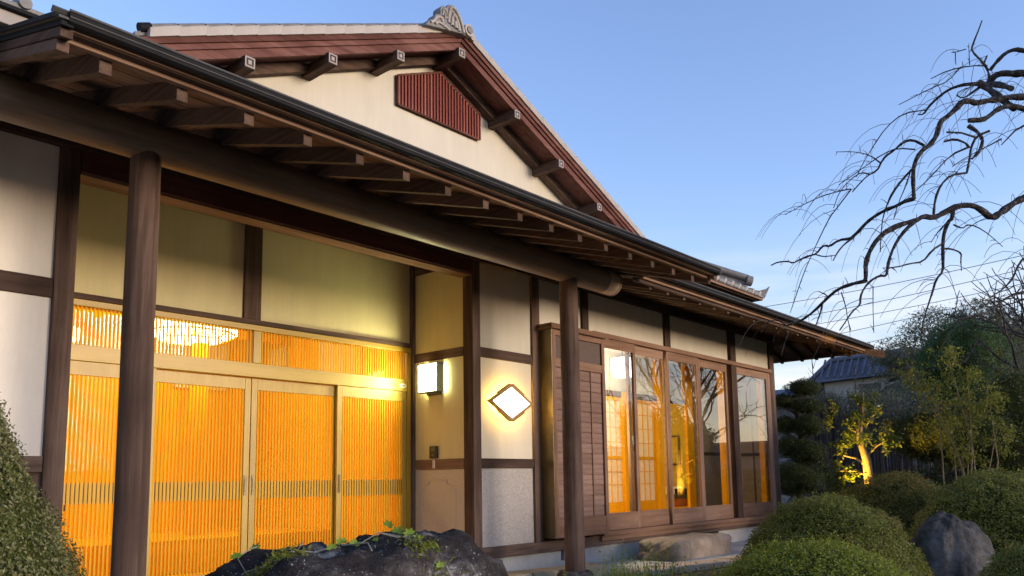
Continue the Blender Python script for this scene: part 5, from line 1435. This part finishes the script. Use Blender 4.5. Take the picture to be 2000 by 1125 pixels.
# tiered pine behind the house corner
t = thing("tiered_pine", (13.95, 5.55, 0), "dark cloud pruned pine in tiers right behind the house corner", "tree")
MB().tube([(14.0, 5.55, -.05), (13.95, 5.6, .8), (14.05, 5.5, 1.5), (13.95, 5.55, 2.2)], [.07, .06, .05, .03], 10).build("trunk", M["bark"], t)
pads = [((13.93, 5.36, 2.47), (0.29, 0.29, 0.15)), ((13.82, 5.69, 2.25), (0.2, 0.2, 0.14)), ((13.97, 5.34, 2.14), (0.3, 0.3, 0.13)), ((13.85, 5.7, 1.83), (0.2, 0.2, 0.16)), ((13.99, 5.35, 1.8), (0.29, 0.29, 0.18)), ((13.88, 5.67, 1.45), (0.23, 0.23, 0.18)), ((13.99, 5.39, 1.35), (0.32, 0.32, 0.22)), ((13.91, 5.61, 0.89), (0.45, 0.45, 0.31))]
inner("inner_mass", pads, .80, M["core"], t)
crown("foliage", pads, 42000, .034, M["pine"], t, .30, 21, .7, .75)
for c, r in pads:
    MB().tube([(14.0, 5.55, c[2] - r[2] - .10), ((c[0] + 14.0) / 2, (c[1] + 5.55) / 2, c[2] - r[2] - .03), (c[0] - .1, c[1], c[2] - r[2] + .01)], [.02, .016, .012], 6).build("limb", M["pale_bark"], t)

# small evergreen lit from below
TX, TY = 11.85, 3.72
t = thing("lit_evergreen", (TX, TY, 0), "small glossy evergreen lit yellow from its foot by a garden spotlight", "tree")
MB().tube([(TX, TY, -.05), (TX + .01, TY, .6), (TX - .02, TY + .01, 1.15), (TX - .07, TY + .08, 1.45), (TX - .01, TY + .03, 1.75), (TX, TY, 2.1)], [.07, .066, .06, .042, .028, .012], 12).build("trunk", M["pale_bark"], t)
for a, b, c in (((-.10, .30, 1.22), 1.05, .022), ((-.12, .36, 1.0), .92, .016), ((.08, -.22, 1.4), 1.2, .018), ((-.06, .22, 1.6), 1.4, .015), ((.0, -.16, 1.8), 1.6, .013)):
    MB().tube([(TX - .02, TY, b), (TX + a[0] * .5, TY + a[1] * .5, (a[2] + b) / 2 + .04), (TX + a[0], TY + a[1], a[2])], [c, c * .8, c * .4], 7).build("limb", M["pale_bark"], t)
crown("foliage", [((TX - .05, TY + .10, 1.52), (.22, .26, .24)), ((TX - .10, TY + .36, 1.0), (.20, .26, .18)), ((TX, TY - .02, 1.90), (.20, .24, .22)), ((TX - .05, TY + .45, 1.86), (.10, .12, .24)), ((TX + .06, TY - .26, 1.42), (.15, .16, .18)), ((TX - .05, TY + .33, 1.34), (.15, .16, .14)), ((TX - .05, TY + .42, .8), (.16, .20, .14))],
      2600, .056, M["citrus"], t, .5, 22, 1.0, .2, clump=22)
t = thing("garden_spotlight", (TX - .40, TY + .1, 0), "small garden spotlight at the foot of the lit evergreen", "spotlight")
MB().tube([(TX - .50, TY + .14, -.02), (TX - .50, TY + .14, .3)], .02, 8).build("stake", M["black"], t)
MB().tube([(TX - .50, TY + .14, .30), (TX - .46, TY + .13, .42)], [.05, .06], 14).build("head", M["black"], t)
d = bpy.data.lights.new("spot_bulb", 'SPOT'); d.energy = 150; d.color = (1, .56, .06); d.spot_size = R(68); d.spot_blend = .6; d.shadow_soft_size = .04
o = bpy.data.objects.new("spot_bulb", d); COL.objects.link(o)
o.location = (TX - .45, TY + .12, .44)
o.rotation_euler = (Vector((TX - .45, TY + .12, .44)) - Vector((TX + .06, TY - .10, 1.45))).to_track_quat('Z', 'Y').to_euler()

# trees and bushes at the right, back to front
cb = [((24.3, 4.89, 4.21), (0.99, 0.99, 0.86)), ((24.19, 5.59, 3.86), (0.59, 0.59, 0.59)), ((24.51, 4.46, 3.01), (0.75, 0.75, 0.65)), ((24.4, 4.96, 3.19), (0.97, 0.97, 0.69))]
t = thing("round_conifer", (24.5, 4.9, 1.9), "deep green round topped conifer behind the loose shrubs", "tree")
MB().tube([(24.5, 4.9, 1.8), (24.5, 4.9, 4.2)], [.15, .06], 10).build("trunk", M["bark"], t)
inner("inner_mass", cb, .86, M["core"], t)
crown("foliage", cb, 34000, .075, M["conifer"], t, .32, 23, .55, .82)
pb = [((26.82, 7.13, 4.68), (0.99, 0.99, 0.48)), ((26.95, 6.17, 5.37), (1.1, 1.1, 0.53)), ((26.76, 7.51, 4.31), (0.64, 0.64, 0.35)), ((27.11, 5.14, 5.69), (0.92, 0.92, 0.4)), ((27.31, 4.48, 5.19), (0.91, 0.91, 0.67)), ((27.47, 4.18, 4.41), (0.75, 0.75, 0.75)), ((26.99, 6.69, 4.24), (0.95, 0.95, 0.48))]
t = thing("wide_pine", (27.4, 5.6, 1.9), "wide grey green pine rising behind the round conifer", "tree")
MB().tube([(27.4, 5.6, 1.8), (27.3, 5.7, 3.4), (27.1, 5.4, 5.2)], [.12, .09, .03], 10).build("trunk", M["bark"], t)
crown("foliage", pb, 19000, .11, M["greygreen"], t, .22, 24, .9, .2, clump=34)
for c, r in pb: MB().tube([(27.3, 5.55, c[2] - .9), ((27.3 + c[0]) / 2, (5.55 + c[1]) / 2, c[2] - .4), c], [.05, .035, .014], 6).build("limb", M["bark"], t)
t = thing("loose_shrub", (10.7, 2.25, 0), "tall loose yellow green shrub with thin stems, right of the lit evergreen", "shrub")
hub = [((10.66, 2.36, 2.31), (0.23, 0.23, 0.2)), ((10.73, 2.17, 2.05), (0.26, 0.26, 0.21)), ((10.67, 2.5, 1.89), (0.25, 0.25, 0.21)), ((10.76, 2.15, 1.69), (0.28, 0.28, 0.24)), ((10.73, 2.38, 1.46), (0.31, 0.31, 0.26)), ((10.62, 2.65, 2.06), (0.25, 0.25, 0.16)), ((10.78, 1.99, 1.86), (0.24, 0.24, 0.24)), ((10.56, 2.79, 2.23), (0.16, 0.16, 0.11)), ((10.75, 2.3, 1.21), (0.28, 0.28, 0.22)), ((10.82, 1.93, 1.38), (0.24, 0.24, 0.26))]
rg = np.random.default_rng(61)
for c, r in hub:
    p0 = Vector((10.7 + rg.normal(0, .08), 2.25 + rg.normal(0, .10), -.02)); p2 = Vector((c[0], c[1], c[2] + .1))
    p1 = p0.lerp(p2, .5) + Vector((rg.normal(0, .06), rg.normal(0, .06), .1))
    MB().tube([p0, p1, p2], [.012, .008, .003], 6).build("stem", M["pale_bark"], t)
crown("foliage", hub, 5200, .040, M["olive"], t, .42, 25, .9, .1, clump=26)
fb = [((13.22, 2.68, 1.49), (0.89, 0.89, 0.56)), ((13.3, 2.12, 1.83), (0.51, 0.51, 0.65)), ((13.07, 3.32, 1.51), (0.53, 0.53, 0.42)), ((13.3, 2.34, 1.08), (0.58, 0.58, 0.36))]
t = thing("dense_evergreen", (13.2, 2.5, 0), "dense dark evergreen mass behind the loose shrub", "shrub")
MB().tube([(13.2, 2.5, -.02), (13.2, 2.5, 1.4)], [.08, .04], 8).build("trunk", M["bark"], t)
inner("inner_mass", fb, .80, M["core"], t)
crown("foliage", fb, 22000, .055, M["pine"], t, .35, 27, .8, .6)
t = thing("loose_shrub", (12.6, 1.2, 0), "dense olive shrub at the right edge under the branches", "shrub")
MB().tube([(12.6, 1.2, -.02), (12.6, 1.25, 1.5)], [.06, .02], 8).build("trunk", M["bark"], t)
crown("foliage", [((12.6, 1.0, 1.4), (.6, .65, .5)), ((12.6, .6, 1.7), (.5, .5, .5)), ((12.5, 1.3, .8), (.7, .7, .5))], 12000, .06, M["olive"], t, .35, 26, 1.0, .2, clump=45)
hed = [(13.2, 4.3, .95, .7), (13.6, 3.3, 1.0, .8), (13.4, 2.3, 1.05, .75), (14.2, 1.6, 1.25, .9), (10.2, 2.75, .85, .55), (13.0, .6, 1.2, .8)]
hl = ["dark low bush left of the lit evergreen", "dark bush right behind the lit evergreen", "dark bush under the stone terrace", "dark bush below the round conifer", "dark bush in front of the lit evergreen's trunk", "dark bush at the far right edge"]
for (hx, hy, hz, hr), lb in zip(hed, hl):
    t = thing("dark_bush", (hx, hy, 0), lb, "bush", "dark bushes at the back of the garden")
    crown("foliage", [((hx, hy, hz * .5), (hr, hr, hz * .52))], 11000, .05, M["pine"], t, .4, int(hx * 10 + hy), .6, .72)
    MB().tube([(hx, hy, -.02), (hx, hy, hz * .3), (hx, hy, hz * .8)], [hr * .6, hr * .75, hr * .3], 12).build("twig_core", M["core"], t)

hb = [((16.17, 5.04, 2.4), (0.74, 0.74, 0.2)), ((15.94, 5.74, 2.4), (0.4, 0.4, 0.18)), ((15.88, 5.93, 2.23), (0.45, 0.45, 0.26)), ((16.13, 5.24, 2.08), (0.6, 0.6, 0.24)), ((16.36, 4.48, 2.01), (0.58, 0.58, 0.25)), ((16.53, 3.83, 1.93), (0.57, 0.57, 0.27)), ((16.28, 4.85, 1.69), (0.78, 0.78, 0.22))]
t = thing("grey_hedge", (16, 4, 0), "thin greyish hedge in front of the stone terrace", "hedge")
s = MB(); rg = np.random.default_rng(44)
for c, r in hb:
    for k in range(90):
        p = Vector(c) + Vector(rg.normal(0, .5, 3)) * r[0] * .8
        p.z = c[2] - r[2] + rg.uniform(-.2, .2)
        q = p + Vector((rg.normal(0, .12), rg.normal(0, .12), r[2] * rg.uniform(.8, 2.0)))
        s.tube([Vector((p.x, p.y, 0)), p, q], [.008, .006, .002], 4)
o = s.build("twigs", M["twig"], t); o["kind"] = "stuff"
crown("foliage", hb, 14000, .045, M["greygreen"], t, .35, 45, 1.0, .1)

# bare saplings between the pine and the neighbour's roof
for q, (sx, sy, sh) in enumerate([(24.0, 8.9, 4.6), (25.5, 8.2, 4.3), (20.7, 2.35, 5.2)]):
    t = thing("bare_sapling", (sx, sy, ground_z(sx, sy)), ["thin bare sapling just right of the house corner", "second bare sapling before the neighbour's roof", "tall bare sapling rising over the pine at the right"][q], "tree")
    MB().tube([(sx, sy, -.05), (sx + .05, sy, sh * .5), (sx, sy + .05, sh)], [.03, .022, .008], 7).build("trunk", M["bark"], t)
    rg = np.random.default_rng(70 + q)
    s = MB()
    for k in range(26):
        z = sh * rg.uniform(.45, 1)
        d = Vector((rg.normal(0, 1), rg.normal(0, 1), rg.uniform(.6, 1.6))); d.normalize()
        l = rg.uniform(.4, 1.0) * (1.3 - z / sh)
        p = Vector((sx + .03, sy + .02, z))
        s.tube([p, p + d * l * .5, p + d * l + Vector((0, 0, .05))], [.010, .007, .003], 4)
    s.build("twigs", M["twig"], t)

# stone terrace, hill, neighbour's house, wires
t = thing("terrace_wall", (22, 5, 0), "low grey stone terrace wall beyond the garden", "wall")
rg = np.random.default_rng(81)
for row in range(4):
    y = -3.0 + (row % 2) * .5
    while y < 12:
        w = rg.uniform(.8, 1.5)
        x = 19.3 + .75 * row + rg.uniform(0, .08)
        z = .48 * row
        MB().prism([(x, y, z - .2), (x, y + w - .04, z - .2), (x + .42, y + w - .06, z + .44 + rg.uniform(-.03, .03)), (x + .42, y + .02, z + .44)], (.5, 0, .02)).build("stone", M["terrace"], t, 0.05)
        y += w
tag(MB().prism([(19.5, -6, -.5), (19.5, -6, .2), (22.3, -6, 1.85), (30, -6, 1.95), (30, -6, -.5)], (0, 18, 0)).build("terrain", M["soil"]), kind="structure")
hillv, hillf = [], []
for i in range(30):
    for j in range(14):
        yy = 2.5 + i * .60; s = j / 13
        xx = 34 + 22 * s
        env = min(1, max(0, (17.5 - yy) / 7.0)) * min(1, max(0, (yy - 2.5) / 4.0))
        hillv.append((xx, yy, 1.5 + (5.2 + 1.3 * env) * math.sin(min(1, s * 1.6) * math.pi / 2) * env + noise.noise(Vector((xx * .3, yy * .3, 1))) * .8 * env))
for i in range(29):
    for j in range(13):
        hillf.append((i * 14 + j, i * 14 + j + 1, (i + 1) * 14 + j + 1, (i + 1) * 14 + j))
tag(np_mesh("hill", hillv, hillf, M["soil"], smooth=True), kind="structure")
hv = np.array(hillv); rg = np.random.default_rng(82)
sel = hv[rg.integers(0, len(hv), 26000)] + rg.normal(0, .6, (26000, 3)) * np.array([1, 1, .3]) + np.array([0, 0, .25])
sel = sel[sel[:, 1] < 16.0]
V, F = leaves(sel, np.tile([-.6, 0, 1.0], (len(sel), 1)), .20, .6, rg=rg, spread=.6)
tag(np_mesh("hill_woods", V, F, M["greygreen"]), "far woods covering the hillside", kind="stuff")

t = thing("neighbour_house", (42, 14, 3), "neighbour's low house with a blue grey tiled roof beyond the garden", "house")
box("wall", 41.5, 46, 11.8, 14.9, 2.5, 5.9, M["far_wall"], t)
MB().prism([(41.0, 10.6, 5.75), (41.0, 15.5, 5.60), (41.9, 14.6, 6.78), (41.9, 10.6, 6.85)], (6, 0, 0)).build("roof", M["blue_tile"], t)
for k in range(13):
    y = 10.8 + k * .34
    MB().tube([(40.94, y, 5.80), (41.82, y, 6.83)], .05, 6).build("roof_roll", M["blue_tile"], t)
MB().tube([(41.85, 10.6, 6.90), (41.85, 14.6, 6.80)], .14, 8).build("ridge", M["blue_tile"], t)
MB().tube([(41.85, 14.6, 6.80), (40.95, 15.5, 5.66)], .12, 8).build("hip_ridge", M["blue_tile"], t)
MB().prism([(41.2, 14.9, 5.1), (41.2, 20.5, 5.1), (42.2, 20.5, 5.55), (42.2, 14.9, 5.55)], (4, 0, 0)).build("lean_to_roof", M["blue_tile"], t)
box("lean_to_wall", 41.7, 45, 14.95, 20.3, 2.5, 5.2, M["terrace"], t)
box("window", 41.46, 41.5, 12.2, 13.2, 4.6, 5.4, M["black"], t)
box("eave", 41.05, 41.4, 8, 11.7, 5.2, 5.32, M["far_wall"], t)

wl_ = ["topmost overhead cable", "second overhead cable from the top", "third overhead cable from the top", "fourth overhead cable from the top", "lowest overhead cable"]
for k, (a, b) in enumerate(WIRES):
    A, B = Vector(a), Vector(b)
    pts = [A.lerp(B, s / 16) - Vector((0, 0, .35 * 4 * (s / 16) * (1 - s / 16))) for s in range(17)]
    o = MB().tube(pts, .012, 6).build("overhead_cable", M["wire"])
    tag(o, wl_[k] + " crossing the sky at the right", "cable", "overhead cables")
# off to the right: the bare garden tree that the window panes mirror
t = thing("bare_tree", (17.5, 1.6, 0), "bare many stemmed tree mirrored in the window panes", "tree")
rg = np.random.default_rng(91)
s = MB()
def grow(p, d, r, l, depth):
    q = [p]; v = Vector(d)
    for k in range(4):
        v = (v + Vector(rg.normal(0, .16, 3)) + Vector((0, 0, .06))).normalized()
        q.append(q[-1] + v * l / 4)
    s.tube(q, [r * (1 - .1 * k) for k in range(5)], 7 if depth < 2 else 4)
    if depth < 5:
        for k in range(2 if depth else 3):
            nd = (v + Vector(rg.normal(0, .5, 3))).normalized()
            grow(q[-1], nd, r * .62, l * .78, depth + 1)
        if depth: grow(q[2], (v + Vector(rg.normal(0, .7, 3))).normalized(), r * .4, l * .6, depth + 1)
for k in range(3):
    grow(Vector((17.5, 1.2 + .3 * k, 0)), Vector((rg.normal(0, .25), rg.normal(0, .25), 1)), .11, 1.6, 0)
s.build("branches", M["bark"], t)
